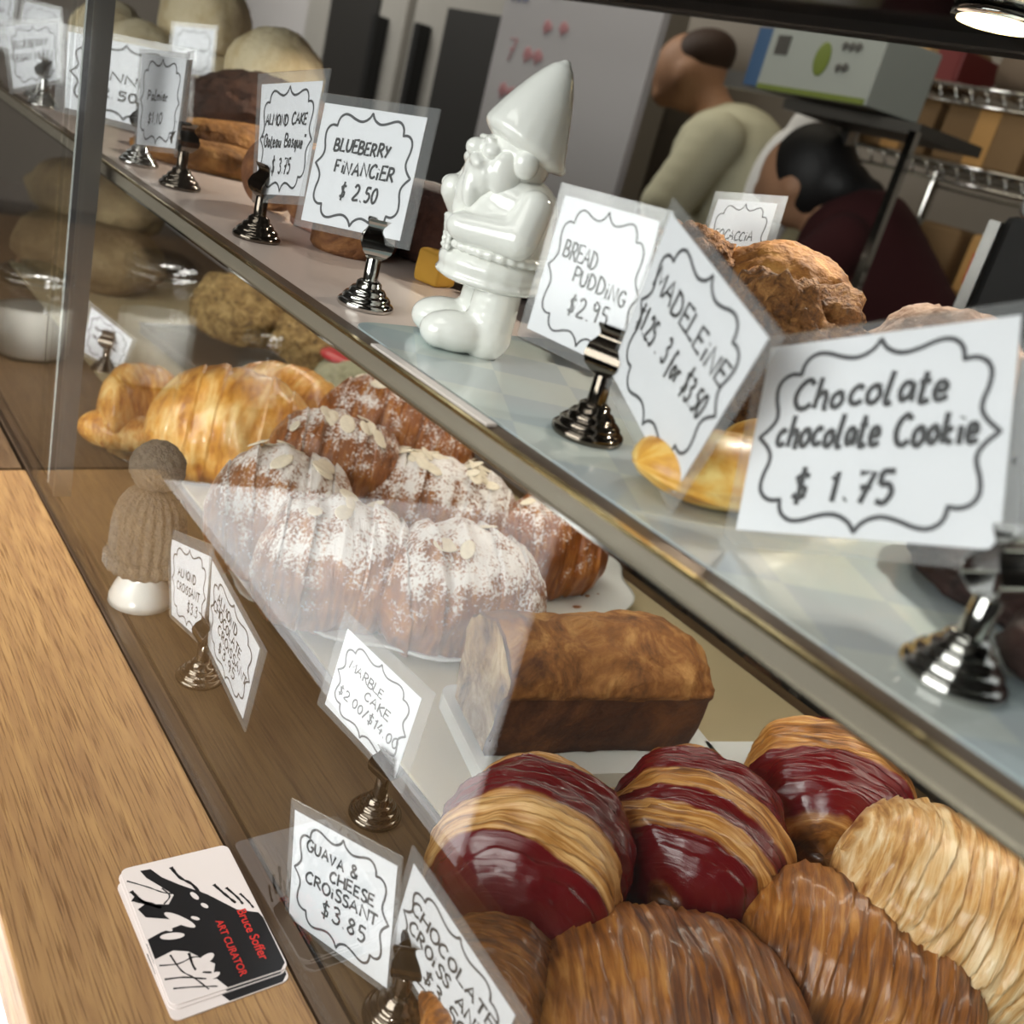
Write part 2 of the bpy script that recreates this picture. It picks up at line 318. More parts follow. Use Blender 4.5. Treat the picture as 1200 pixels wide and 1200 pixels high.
def rrect(bm, x0, x1, y0, y1, z, t, r=.012, n=6):
    pts = []
    for cx, cy, a0 in ((x1 - r, y1 - r, 0), (x0 + r, y1 - r, 90), (x0 + r, y0 + r, 180), (x1 - r, y0 + r, 270)):
        for i in range(n + 1): a = rad(a0 + 90 * i / n); pts.append((cx + r * cos(a), cy + r * sin(a)))
    top = [bm.verts.new((*p, z + t)) for p in pts]; bot = [bm.verts.new((*p, z)) for p in pts]
    bm.faces.new(top); bm.faces.new(bot[::-1])
    for i in range(len(pts)): j = (i + 1) % len(pts); bm.faces.new((bot[i], bot[j], top[j], top[i]))
rrect(bm, -.435, .24, .2430, .66, SZ + .0009, .0008, .014)
tag(obj('checked_paper', bm, check_mat(), None, smooth=False), 'pale blue checked paper sheet lining the near half of the upper shelf', 'shelf paper')
tag(box('paper_strip', (-.345, .2372, SZ + .0018), (.10, .005, .0012), M['cardwhite']), 'narrow white paper strip on the shelf edge below the gnome', 'paper strip')

# ------------------------------------------------------------------ price sign holders
def holder(name_label, x, y, z, yaw, sc=1.0):
    hm = M['nickel'] if (z < .1 or 'dark' in name_label or 'almond' in name_label) else M['chrome']
    t = thing('sign_holder', name_label, 'sign holder', (x, y, z), yaw, 'metal price sign holders'); t.scale = (1, 1, sc)
    bm = bmesh.new()
    lathe(bm, [(.0150, 0), (.0157, .0012), (.0155, .003), (.0140, .0042), (.0132, .0044), (.0133, .006), (.0118, .0074), (.0102, .0077), (.0102, .0092), (.0088, .0108), (.0072, .0112), (.0068, .0138), (.0052, .0150), (.0046, .0152)], 40)
    obj('base', bm, hm, t)
    bm = bmesh.new(); lathe(bm, [(.0042, .0150), (.0040, .0265), (.0034, .0275)], 20); sharp(obj('stem', bm, hm, t))
    prof = [(.0012, .0262), (.0030, .0275), (.0058, .0310), (.0062, .0345), (.0040, .0385), (.0012, .0415), (.0010, .0435), (.0028, .0465), (.0040, .0478)]
    for s in (1, -1):
        bm = bmesh.new(); a = []; 
        for i, (o, h) in enumerate(prof):
            w = (.0030, .0046, .0074, .0086, .0086, .0070, .0062, .0070, .0066)[i]
            a.append([bm.verts.new((dx * w, s * (o + d), h)) for dx, d in ((-1, 0), (1, 0), (1, .0007), (-1, .0007))])
        for p, q in zip(a, a[1:]):
            for k in range(4): bm.faces.new((p[k], p[(k + 1) % 4], q[(k + 1) % 4], q[k]))
        bm.faces.new(a[0]); bm.faces.new(a[-1][::-1]); bmesh.ops.recalc_face_normals(bm, faces=bm.faces)
        sharp(obj('clip', bm, hm, t), 50)
    return t
for lab, x, y, z, yaw in (
        ('shiny sign holder gripping the blueberry financier price sign', -.472, .272, SZ, 66), ('dark looking sign holder gripping the bread pudding and madeleine signs', -.286, .281, SZ + .0017, 20),
        ('nearest shiny sign holder beside the chocolate chocolate cookie sign', -.105, .272, SZ + .0017, 80), ('sign holder gripping the almond cake sign', -.621, .269, SZ, 10),
        ('sign holder just right of the upright metal post', -.865, .265, SZ, 20), ('sign holder with a card turned edge on, between the post and the almond cake sign', -.78, .271, SZ, 110),
        ('sign holder left of the post gripping the blueberry vegan muffin sign', -1.16, .255, SZ, 20), ('sign holder behind the blueberry vegan muffin sign', -1.222, .264, SZ, 40),
        ('farthest sign holder at the left edge of the shelf', -1.307, .229, SZ, 40), ('sign holder gripping the focaccia sign behind the bread pudding', -.481, .561, SZ, 15),
        ('sign holder on the case floor gripping the marble cake sign', -.367, .283, 0, 10), ('sign holder on the case floor between guava and chocolate croissant signs', -.244, .228, 0, 55),
        ('sign holder on the case floor beside the knitted hat, gripping two almond croissant signs', -.522, .233, 0, 0), ('sign holder on the case floor behind the far corner of the glass plate', -1.135, .334, 0, 50)):
    holder(lab, x, y, z, rad(yaw))

# ------------------------------------------------------------------ handwriting
G = {}
def g(ch, w, *st): G[ch] = (w, [[tuple(map(float, p.split(','))) for p in s.split()] for s in st])
g('A', .7, '0,0 .35,1 .7,0', '.14,.36 .6,.4'); g('B', .6, '.02,0 .04,1', '-.02,.98 .36,.98 .5,.78 .36,.56 .06,.5', '.1,.52 .5,.44 .6,.22 .42,.02 0,0')
g('C', .6, '.6,.82 .4,1 .14,.8 .02,.42 .14,.08 .38,0 .6,.16'); g('D', .65, '.04,0 .06,1', '-.04,1 .36,.94 .62,.6 .56,.22 .3,.02 0,0')
g('E', .55, '.55,1 .04,.98 .02,.02 .58,.04', '.04,.52 .46,.54'); g('F', .55, '.06,0 .04,1 .56,1', '.05,.54 .44,.56')
g('G', .65, '.6,.84 .36,1 .1,.76 .02,.36 .24,.02 .52,.08 .62,.42', '.36,.44 .7,.44'); g('H', .65, '.02,0 .06,1', '.62,0 .6,1', '.04,.5 .6,.54')
g('I', .12, '.06,0 .06,1'); g('i', .2, '.1,0 .1,.62', '.1,.84 .13,.9'); g('K', .6, '.04,0 .05,1', '.58,1 .06,.5', '.1,.52 .62,0')
g('L', .5, '.04,1 .02,.02 .54,.04'); g('M', .8, '0,0 .1,1 .4,.36 .68,1 .8,0'); g('N', .7, '.02,0 .06,1 .62,.04 .66,1')
g('O', .65, '.34,1 .08,.78 .02,.4 .2,.04 .46,.06 .64,.42 .56,.82 .3,1'); g('P', .55, '.04,0 .06,1', '-.02,.98 .4,.96 .54,.74 .4,.5 .06,.46')
g('R', .6, '.04,0 .06,1', '-.02,.98 .38,.98 .5,.76 .34,.54 .06,.5', '.2,.52 .62,0'); g('S', .5, '.5,.86 .3,1 .08,.84 .14,.6 .4,.44 .48,.2 .28,0 .02,.12')
g('T', .6, '.3,0 .32,1', '-.02,.98 .64,1'); g('U', .62, '.02,1 .04,.3 .24,0 .5,.12 .6,.5 .6,1'); g('V', .62, '0,1 .3,0 .62,1'); g('Y', .6, '0,1 .3,.5', '.6,1 .16,0'); g('Z', .5, '0,1 .5,1 0,0 .5,0'); g('Q', .6, '.3,1 .02,.5 .3,0 .6,.5 .3,1'); g('6', .5, '.4,1 .06,.4 .26,0 .44,.3 .1,.4'); g('W', .8, '0,1 .2,0 .4,.8 .6,0 .8,1'); g('X', .6, '0,0 .6,1', '0,1 .6,0'); g('J', .5, '.4,1 .4,.2 .2,0 0,.16')
g('0', .5, '.26,1 .06,.76 .02,.36 .2,.02 .4,.14 .48,.56 .38,.9 .24,1'); g('1', .3, '.04,.74 .2,1 .16,0'); g('2', .5, '.04,.8 .22,1 .44,.84 .38,.5 .02,.02 .54,.04')
g('3', .5, '.06,.9 .3,1 .44,.78 .2,.56', '.2,.56 .46,.4 .42,.1 .2,0 .02,.14'); g('4', .5, '.3,1 .02,.36 .5,.4', '.4,.6 .36,0'); g('5', .5, '.5,1 .14,.98 .1,.58', '.1,.58 .36,.6 .48,.34 .3,.02 .04,.08')
g('7', .5, '.02,.96 .5,1 .18,0', '.1,.5 .46,.54'); g('8', .5, '.3,.54 .08,.76 .26,1 .44,.8 .26,.52 .04,.22 .24,0 .46,.22 .28,.54'); g('9', .5, '.44,.8 .2,.98 .06,.74 .22,.54 .44,.78', '.44,.8 .36,0')
g('$', .55, '.5,.8 .3,.92 .08,.76 .2,.54 .44,.4 .42,.14 .22,.06 .02,.18', '.28,1.14 .22,-.16'); g('.', .2, '.08,.02 .13,.07'); g('/', .4, '.02,-.08 .4,1.06'); g('"', .3, '.06,1.08 .04,.84', '.22,1.08 .2,.84')
g('&', .6, '.6,0 .1,.76 .26,1 .4,.8 .04,.26 .2,0 .44,.08 .6,.42'); g(' ', .4); g('~', .62, '0,.3 .1,.7 .2,.1 .3,.75 .4,.2 .5,.6 .62,.3'); g('_', .5, '.0,.3 .5,.34')
g('c', .42, '.42,.5 .26,.62 .06,.42 .04,.14 .2,0 .44,.1'); g('h', .44, '.1,1.1 .02,0', '.04,.36 .24,.58 .36,.44 .36,0 .44,.04'); g('o', .44, '.24,.58 .06,.4 .06,.1 .24,0 .42,.24 .34,.52 .2,.58 .44,.5')
g('l', .24, '.16,1.1 .04,.2 .1,0 .24,.06'); g('a', .46, '.38,.54 .16,.56 .04,.3 .12,.02 .34,.2 .4,.54 .4,.1 .48,.02'); g('t', .3, '.16,1 .08,.1 .2,0 .34,.08', '-.02,.66 .32,.7'); g('e', .42, '.04,.28 .36,.34 .3,.56 .12,.54 .04,.24 .16,0 .44,.1')
g('k', .42, '.1,1.1 .04,0', '.4,.58 .06,.28 .44,0'); g('f', .34, '.4,.96 .26,1.06 .14,.7 .06,-.2', '-.04,.5 .32,.54'); g('r', .34, '.04,.58 .06,0', '.06,.36 .2,.56 .36,.52'); g('g', .44, '.38,.52 .14,.56 .06,.24 .22,.06 .38,.5 .34,-.2 .1,-.3')
g('s', .36, '.34,.5 .16,.58 .1,.4 .32,.22 .22,0 .02,.08'); g('q', .44, '.38,.52 .14,.56 .06,.22 .22,.04 .38,.5 .38,-.34'); g('u', .46, '.04,.56 .06,.1 .22,0 .38,.2 .4,.56 .42,.04 .5,.02'); g('n', .46, '.04,.56 .04,0', '.06,.36 .24,.58 .38,.4 .4,0'); g('m', .6, '.04,.56 .04,0', '.06,.4 .2,.58 .3,.4 .3,0', '.32,.4 .46,.58 .56,.36 .58,0'); g('d', .46, '.36,.5 .14,.54 .04,.24 .2,0 .38,.3', '.42,1.1 .38,.1 .48,0'); g('b', .46, '.06,1.1 .04,.04 .3,.02 .42,.3 .26,.56 .06,.4')
g('^', .0, '-.36,.72 -.22,.9 -.08,.72')
ANG = set('AEFHIKLMNTVYi/1$47')
def smoothline(p, n=5):
    if len(p) < 3: return p
    out = []
    for i in range(len(p) - 1):
        a = V((*p[max(i - 1, 0)], 0)); b = V((*p[i], 0)); c = V((*p[i + 1], 0)); d = V((*p[min(i + 2, len(p) - 1)], 0))
        for k in range(n):
            t = k / n; q = .5 * ((2 * b) + (c - a) * t + (2 * a - 5 * b + 4 * c - d) * t * t + (3 * b - a - 3 * c + d) * t ** 3); out.append((q.x, q.y))
    out.append(p[-1]); return out
def write(text, rng, gap=.16):
    x = 0; out = []
    for ch in text:
        w, st = G[ch]; jx, jy, sc = rng.uniform(-.03, .03), rng.uniform(-.06, .06), rng.uniform(.92, 1.08)
        for s in st:
            q = [(x + a * sc + jx + .06 * b, b * sc + jy) for a, b in s]
            out.append(q if ch in ANG else smoothline(q))
        x += w + (gap if w else 0)
    return out, x - gap
QUAD = [(0, 1.0), (.05, .91), (.13, .85), (.22, .83), (.34, .86), (.46, .91), (.56, .92), (.64, .87), (.68, .79), (.69, .70)], [(.69, .70), (.78, .71), (.86, .66), (.90, .56), (.89, .42), (.86, .30), (.86, .20), (.91, .10), (1.0, 0)]
def border():
    q = smoothline(QUAD[0], 4) + smoothline(QUAD[1], 4)[1:]
    a = q + [(x, -y) for x, y in q[::-1]][1:]
    a = a + [(-x, y) for x, y in a[::-1]][1:]
    return a
def sign(name_label, corners, lines, yaw_seed=0, margin=(.09, .08, .09, .08), lw=.016, border_lw=.019, flip=False, group='handwritten price signs'):
    P = [V(c) for c in corners]; base = (P[2] + P[3]) / 2
    t = thing('price_sign', name_label, 'price sign', base, 0, group); P = [p - base for p in P]
    TL, TR, BR, BL = P; n = (TR - TL).cross(TL - BL); n.normalize()
    if n.dot(V((0, 0, .39)) - base) < 0: n = -n
    Wd = ((TR - TL).length + (BR - BL).length) / 2; Hd = ((TL - BL).length + (TR - BR).length) / 2
    def at(u, v, o=0): return (TL * (1 - u) + TR * u) * v + (BL * (1 - u) + BR * u) * (1 - v) + n * o
    def quad(bm, l, r, tp, bt, o0, o1, k=6):
        for o, inv in ((o1, False), (o0, True)):
            f = [bm.verts.new(at(u, v, o)) for u, v in ((-l, -bt), (1 + r, -bt), (1 + r, 1 + tp), (-l, 1 + tp))]
            bm.faces.new(f)
        bm.verts.ensure_lookup_table(); vs = list(bm.verts)[-8:]
        for i in range(4): j = (i + 1) % 4; bm.faces.new((vs[i], vs[4 + i], vs[4 + j], vs[j]))
        bmesh.ops.recalc_face_normals(bm, faces=bm.faces)
    bm = bmesh.new(); quad(bm, 0, 0, 0, 0, -.00012, .00012); obj('paper_card', bm, M['paper'], t, smooth=False)
    bm = bmesh.new(); quad(bm, *margin, -.0005, .0006); obj('laminate_film', bm, M['lam'], t, smooth=False)
    def ribbon(bm, pts, w, o, closed=False):
        m = len(pts); vs = []
        for i in range(m):
            a = pts[i - 1] if (i or closed) else pts[i]; b = pts[(i + 1) % m] if (i < m - 1 or closed) else pts[i]
            dx, dy = (b[0] - a[0]) * Wd, (b[1] - a[1]) * Hd; L = math.hypot(dx, dy) or 1
            ox, oy = -dy / L * w / 2, dx / L * w / 2
            vs.append((bm.verts.new(at(pts[i][0] + ox, pts[i][1] + oy * Wd / Hd, o)), bm.verts.new(at(pts[i][0] - ox, pts[i][1] - oy * Wd / Hd, o))))
        for i in range(m if closed else m - 1):
            p, q = vs[i], vs[(i + 1) % m]; bm.faces.new((p[0], p[1], q[1], q[0]))
    bm = bmesh.new(); bd = border(); ribbon(bm, [(.5 + .47 * x, .5 + .47 * y) for x, y in bd], border_lw, .0002, True); obj('printed_border', bm, M['border'], t, smooth=False)
    if lines:
        bm = bmesh.new(); rng = random.Random(len(name_label))
        for k, ln in enumerate(lines):
            text, u0, u1, v, hc = ln[:5]; sl = ln[5] if len(ln) > 5 else 0
            st, w = write(text, rng)
            uc = (u0 + u1) / 2; kx = min(1.14, (min(uc, 1 - uc) - .07) * 2 / (u1 - u0))
            for s in st:
                pts = [(uc + (u1 - u0) * kx * (x / w - .5), v - .01 + hc * 1.08 * y + sl * x / w) for x, y in s]; ribbon(bm, pts, lw * 1.2, .00028 + k * 1e-5)
        obj('lettering', bm, M['ink'], t, smooth=False)
    return t
SG = {
'financier':[(-0.5383,0.2610,0.3671),(-0.4661,0.2832,0.3749),(-0.4572,0.2764,0.3127),(-0.5293,0.2540,0.3037)],
'madeleine':[(-0.2684,0.2731,0.3699),(-0.1925,0.2537,0.3456),(-0.2161,0.2631,0.2806),(-0.2815,0.2798,0.3036)],
'bread':[(-0.3298,0.2725,0.3632),(-0.2859,0.2861,0.3647),(-0.2761,0.2828,0.3046),(-0.3260,0.2677,0.3068)],
'choc':[(-0.2148,0.2860,0.3371),(-0.1376,0.2875,0.3732),(-0.1085,0.2725,0.3138),(-0.1917,0.2715,0.2778)],
'almcake':[(-0.6509,0.2704,0.3640),(-0.5649,0.2705,0.3773),(-0.5611,0.2687,0.3123),(-0.6307,0.2686,0.2990)],
'palm':[(-0.8612,0.2582,0.3562),(-0.7799,0.2651,0.3636),(-0.7771,0.2632,0.3003),(-0.8486,0.2568,0.2897)],
'fennel':[(-0.9558,0.2255,0.3557),(-0.8763,0.2976,0.3628),(-0.8699,0.2991,0.2995),(-0.9508,0.2261,0.2963)],
'muffin':[(-1.1970,0.2236,0.3382),(-1.1544,0.2631,0.3543),(-1.1463,0.2670,0.3038),(-1.1838,0.2317,0.2813)],
'marble':[(-0.4230,0.2740,0.0943),(-0.3549,0.2857,0.0901),(-0.3580,0.2841,0.0338),(-0.4270,0.2722,0.0385)],
'guava':[(-0.3319,0.2076,0.0542),(-0.2658,0.2247,0.0725),(-0.2511,0.2251,0.0119),(-0.3175,0.2081,-0.0028)],
'chocro':[(-0.2530,0.2225,0.0863),(-0.1774,0.2271,0.0765),(-0.1854,0.2333,0.0171),(-0.2613,0.2290,0.0267)],
'almcro':[(-0.6033,0.2327,0.0619),(-0.5342,0.2337,0.0847),(-0.5258,0.2326,0.0261),(-0.5807,0.2319,0.0138)],
'almcho':[(-0.5191,0.2281,0.0907),(-0.4372,0.2281,0.0781),(-0.4542,0.2343,0.0156),(-0.5199,0.2342,0.0270)],
'focaccia':[(-0.5048,0.5549,0.3684),(-0.4620,0.5668,0.3764),(-0.4579,0.5655,0.3180),(-0.5025,0.5531,0.3100)],
'edge':[(-0.1388,0.3011,0.3607),(-0.0633,0.3335,0.3679),(-0.0482,0.3419,0.3085),(-0.1235,0.3051,0.3021)],
'mu1':[(-1.2402,0.2485,0.3637),(-1.2100,0.2758,0.3649),(-1.2044,0.2781,0.3261),(-1.2408,0.2452,0.3229)],
'mu0':[(-1.3303,0.2078,0.3694),(-1.2852,0.2486,0.3722),(-1.2854,0.2443,0.3120),(-1.3287,0.2054,0.3131)],
'fs':[(-1.2667,0.4126,0.3791),(-1.2327,0.4471,0.3862),(-1.2293,0.4469,0.3353),(-1.2640,0.4117,0.3288)],
'ls':[(-1.1538,0.3181,0.0681),(-1.1201,0.3565,0.0437),(-1.1244,0.3478,0.002),(-1.1549,0.3126,0.0154)],
'palm2':[(-0.7931,0.2697,0.3625),(-0.7957,0.2749,0.3635),(-0.7916,0.2740,0.2985),(-0.7888,0.2679,0.2978)],
}
sign('white price sign reading BLUEBERRY FINANCIER $2.50, left of the gnome', SG['financier'], [('BLUEBERRY', .22, .70, .64, .095), ('FiNANCiER', .27, .78, .46, .10), ('$ 2.50', .36, .68, .26, .12)], margin=(.06, .10, .08, .06))
sign('white price sign reading BREAD PUDDING $2.95, right of the gnome', SG['bread'], [('BREAD', .17, .48, .60, .11, -.03), ('PUDDiNG', .34, .82, .46, .10, -.05), ('$2.95', .36, .70, .24, .12)], margin=(.07, .12, .08, .08))
sign('tilted price sign reading MADELEINE $1.25, 3 for $3.50', SG['madeleine'], [('MADELEiNE', .13, .85, .64, .12, -.02), ('$1.25 . 3 for $3.50', .10, .84, .38, .13, .02)], margin=(.03, .07, .07, .09))
sign('nearest big price sign reading Chocolate chocolate Cookie $1.75', SG['choc'], [('Chocolate', .20, .74, .66, .13), ('chocolate Cookie', .165, .85, .46, .13), ('$ 1.75', .25, .60, .18, .14)], margin=(.05, .05, .06, .09), lw=.019)
sign('price sign reading ALMOND CAKE "Gateau Basque" $3.75', SG['almcake'], [('ALMOND CAKE', .16, .80, .64, .09), ('"G^ateau Basque"', .10, .84, .44, .10), ('$ 3.75', .32, .64, .20, .13)], margin=(.07, .08, .10, .08))
sign('narrow small price sign overlapping the fennel sign', SG['palm'], [('Palmier', .24, .66, .52, .10), ('$1.10', .28, .58, .26, .11)], margin=(.07, .05, .06, .06))
sign('grey looking price sign behind the metal post reading FENNEL', SG['fennel'], [('FENNEL', .20, .76, .50, .10), ('$2.50/', .22, .66, .28, .11)])
sign('price sign left of the post reading BLUEBERRY VEGAN MUFFIN', SG['muffin'], [('BLUEBERRY', .14, .72, .64, .11), ('VEGAN MUFFiN', .12, .86, .42, .11), ('$2', .52, .70, .20, .13)])
sign('half hidden price sign directly behind the blueberry vegan muffin sign', SG['mu1'], [('~~~', .3, .7, .45, .12)])
sign('price sign cut off by the top left corner of the photo', SG['mu0'], [('~~', .4, .8, .55, .12), ('~~', .4, .8, .3, .12)])
sign('small distant price sign standing among the pale bread rolls', SG['fs'], [('~~~', .2, .8, .48, .11)])
sign('blank folded card turned edge on beside the fennel sign', SG['palm2'], [])
sign('price sign reading FOCACCIA behind the bread pudding', SG['focaccia'], [('FOCACCiA', .16, .72, .55, .10)], margin=(.08, .14, .09, .05))
sign('price sign cut by the right edge of the photo beside the cookie sign', SG['edge'], [('~~~', .3, .85, .6, .12)])
sign('price sign on the case floor reading MARBLE CAKE', SG['marble'], [('MARBLE', .18, .58, .64, .10), ('CAKE', .44, .72, .48, .10), ('$2.00/$14.00', .16, .86, .28, .11)], margin=(.09, .12, .16, .08), lw=.013)
sign('price sign on the case floor reading GUAVA & CHEESE CROISSANT $3.85', SG['guava'], [('GUAVA &', .18, .62, .72, .09), ('CHEESE', .42, .80, .58, .09), ('CROiSSANT', .2, .82, .44, .09), ('$3.85', .36, .74, .24, .13)], margin=(.04, .04, .09, .05))
sign('price sign reading CHOCOLATE CROISSANT, nearest on the case floor', SG['chocro'], [('CHOCOLATE', .14, .86, .62, .12), ('CROiSS ANT', .16, .82, .42, .12), ('$3.50', .36, .72, .20, .13)], margin=(.05, .10, .13, .06))
sign('price sign beside the knitted hat reading ALMOND CROISSANT', SG['almcro'], [('ALMOND', .24, .66, .60, .10), ('CROiSSANT', .22, .78, .42, .10), ('$3.3', .52, .78, .22, .12)], margin=(.06, .04, .14, .05), lw=.014)
sign('price sign beside the knitted hat reading ALMOND CHOCOLATE CROISSANT $3.95', SG['almcho'], [('ALMOND', .2, .58, .70, .11), ('CHOCOLATE', .14, .70, .54, .11), ('CROiSSANT', .28, .88, .38, .11), ('$3.95', .30, .66, .20, .12)], margin=(.05, .10, .09, .08), lw=.014)
sign('price sign lying low beyond the post beside the golden croissants', SG['ls'], [('~~~', .2, .7, .62, .1), ('~~ ~', .2, .75, .42, .1)])

# ------------------------------------------------------------------ business cards on the ledge
def card_outline(n=6, hx=.0275, hy=.0425, r=.004):
    p = []
    for cx, cy, a0 in ((hx - r, hy - r, 0), (-hx + r, hy - r, 90), (-hx + r, -hy + r, 180), (hx - r, -hy + r, 270)):
        for i in range(n + 1): a = rad(a0 + 90 * i / n); p.append((cx + r * cos(a), cy + r * sin(a)))
    return p
def flat(bm, pts, z):
    vs = [bm.verts.new((x, y, z)) for x, y in pts]
    for tri in tessellate_polygon([[V((x, y, 0)) for x, y in pts]]):
        try: f = bm.faces.new([vs[k] for k in tri])
        except ValueError: continue
        f.normal_update()
        if f.normal.z < 0: f.normal_flip()
def text_mesh(name, s, size, m, parent, loc, rz, ex=.00001):
    cu = bpy.data.curves.new(name, 'FONT'); cu.body = s; cu.size = size; cu.extrude = ex; cu.offset = size * .014; o = bpy.data.objects.new(name, cu); COL.objects.link(o)
    dg = bpy.context.evaluated_depsgraph_get(); me = bpy.data.meshes.new_from_object(o.evaluated_get(dg)); bpy.data.objects.remove(o)
    me.materials.clear(); me.materials.append(m); q = bpy.data.objects.new(name, me); COL.objects.link(q); q.parent = parent; q.location = loc; q.rotation_euler = (0, 0, rz); return q
def business_card(lab, x, y, z, rz, detail):
    t = thing('business_card', lab, 'business card', (x, y, z), rz, 'business cards on the ledge')
    bm = bmesh.new(); p = card_outline(); tp = [bm.verts.new((a, b, .0007)) for a, b in p]; bt = [bm.verts.new((a, b, 0)) for a, b in p]; bm.faces.new(tp); bm.faces.new(bt[::-1])
    for i in range(len(p)): j = (i + 1) % len(p); bm.faces.new((bt[i], bt[j], tp[j], tp[i]))
    obj('card_stock', bm, M['cardwhite'], t, smooth=False)
    # ink splash: local +x points toward the glass, +y toward the far end
    rng = random.Random(5)
    bm = bmesh.new(); o = card_outline(6, .0274, .0424)
    def clip(pts): return [(max(-.0272, min(.0272, a)), max(-.0422, min(.0422, b))) for a, b in pts]
    prof = []
    body = [(-.002, -.0422), (.0235, -.0422), (.0268, -.039), (.0272, -.010), (.0262, -.0065), (.022, -.004), (.017, -.001), (.012, .006), (.007, .013), (.001, .019), (-.004, .024), (-.010, .031), (-.0135, .038), (-.0185, .0385), (-.017, .033), (-.012, .025), (-.008, .018), (-.012, .013), (-.022, .017), (-.026, .015), (-.024, .009), (-.014, .004), (-.010, -.001), (-.020, -.002), (-.0268, -.004), (-.0268, -.016), (-.018, -.014), (-.012, -.017), (-.008, -.022), (-.003, -.028), (-.006, -.034)]
    flat(bm, body, .00076); obj('ink_splash', bm, M['cardblack'], t, smooth=False)
    if detail:
        def streak(pts, w):
            bm = bmesh.new(); q = smoothline(pts, 5); vs = []
            for i, (a, b) in enumerate(q):
                c = q[max(i - 1, 0)]; d = q[min(i + 1, len(q) - 1)]; dx, dy = d[0] - c[0], d[1] - c[1]; L = math.hypot(dx, dy) or 1; ww = w * (1.25 if i == 0 else .55 + .45 * abs(sin(i * .9)))
                vs.append((bm.verts.new((a - dy / L * ww, b + dx / L * ww, .00079)), bm.verts.new((a + dy / L * ww, b - dx / L * ww, .00079))))
            for u, v in zip(vs, vs[1:]): bm.faces.new((u[0], u[1], v[1], v[0]))
            obj('ink_streak', bm, M['cardblack'], t, smooth=False)
        for pts, w in ([(-.004, .036), (-.002, .028), (.002, .022), (.004, .015)], .0009), ([(.012, .018), (.015, .010), (.018, .003)], .0008), ([(.017, .014), (.020, .006), (.021, .001)], .0007), ([(.022, .008), (.024, .002), (.025, -.003)], .0006), ([(-.026, .034), (-.018, .027), (-.012, .021), (-.006, .018)], .0004), ([(-.026, .027), (-.022, .018), (-.014, .011), (-.006, .006)], .0009), ([(-.0265, .022), (-.020, .016), (-.016, .012)], .0014), ([(-.012, .024), (-.010, .018), (-.014, .014)], .0004), \
                ([(-.026, -.020), (-.018, -.022), (-.010, -.021), (-.004, -.026)], .0004), ([(-.026, -.028), (-.018, -.030), (-.010, -.034), (-.004, -.036)], .0005), ([(-.020, -.016), (-.018, -.026), (-.014, -.032), (-.010, -.040)], .0004), ([(-.012, -.018), (-.012, -.028), (-.006, -.032)], .0006), ([(-.024, -.034), (-.014, -.037), (-.006, -.040)], .0004):
            streak(pts, w)
        bm = bmesh.new()
        for cx, cy, rx, ry, a in ((.001, .014, .0030, .0013, 1.9), (.0035, .0065, .0022, .0011, 2.1), (-.010, .002, .0085, .0022, 2.25), (-.018, .001, .005, .0016, 2.2), (-.016, -.006, .0055, .0020, 2.9), (-.003, .0005, .0022, .0010, 2.4), (-.006, -.024, .0045, .0022, .4), (-.006, -.034, .0034, .0015, .2), (-.0105, -.029, .0030, .0016, .5)):
            flat(bm, [(cx + rx * cos(q) * cos(a) - ry * sin(q) * sin(a), cy + rx * cos(q) * sin(a) + ry * sin(q) * cos(a)) for q in [2 * pi * i / 20 for i in range(20)]], .00082)
        obj('ink_gaps', bm, M['cardwhite'], t, smooth=False)
        text_mesh('name_lettering', 'Bruce Soffer', .0064, M['red'], t, (.0168, -.0015, .0008), -pi / 2)
        text_mesh('title_lettering', 'ART CURATOR', .0050, M['red'], t, (.0052, -.0045, .0008), -pi / 2)
    return t
CX, CY = -.3285, .1665
business_card('bottom business card of the small stack, slid toward the near end of the ledge', CX + .0058, CY - .0022, .0002, rad(90.5), False)
business_card('middle business card of the small stack', CX + .0012, CY - .0010, .0010, rad(89.5), False)
business_card('top business card with black ink splash and red lettering', CX, CY, .0018, rad(89), True)

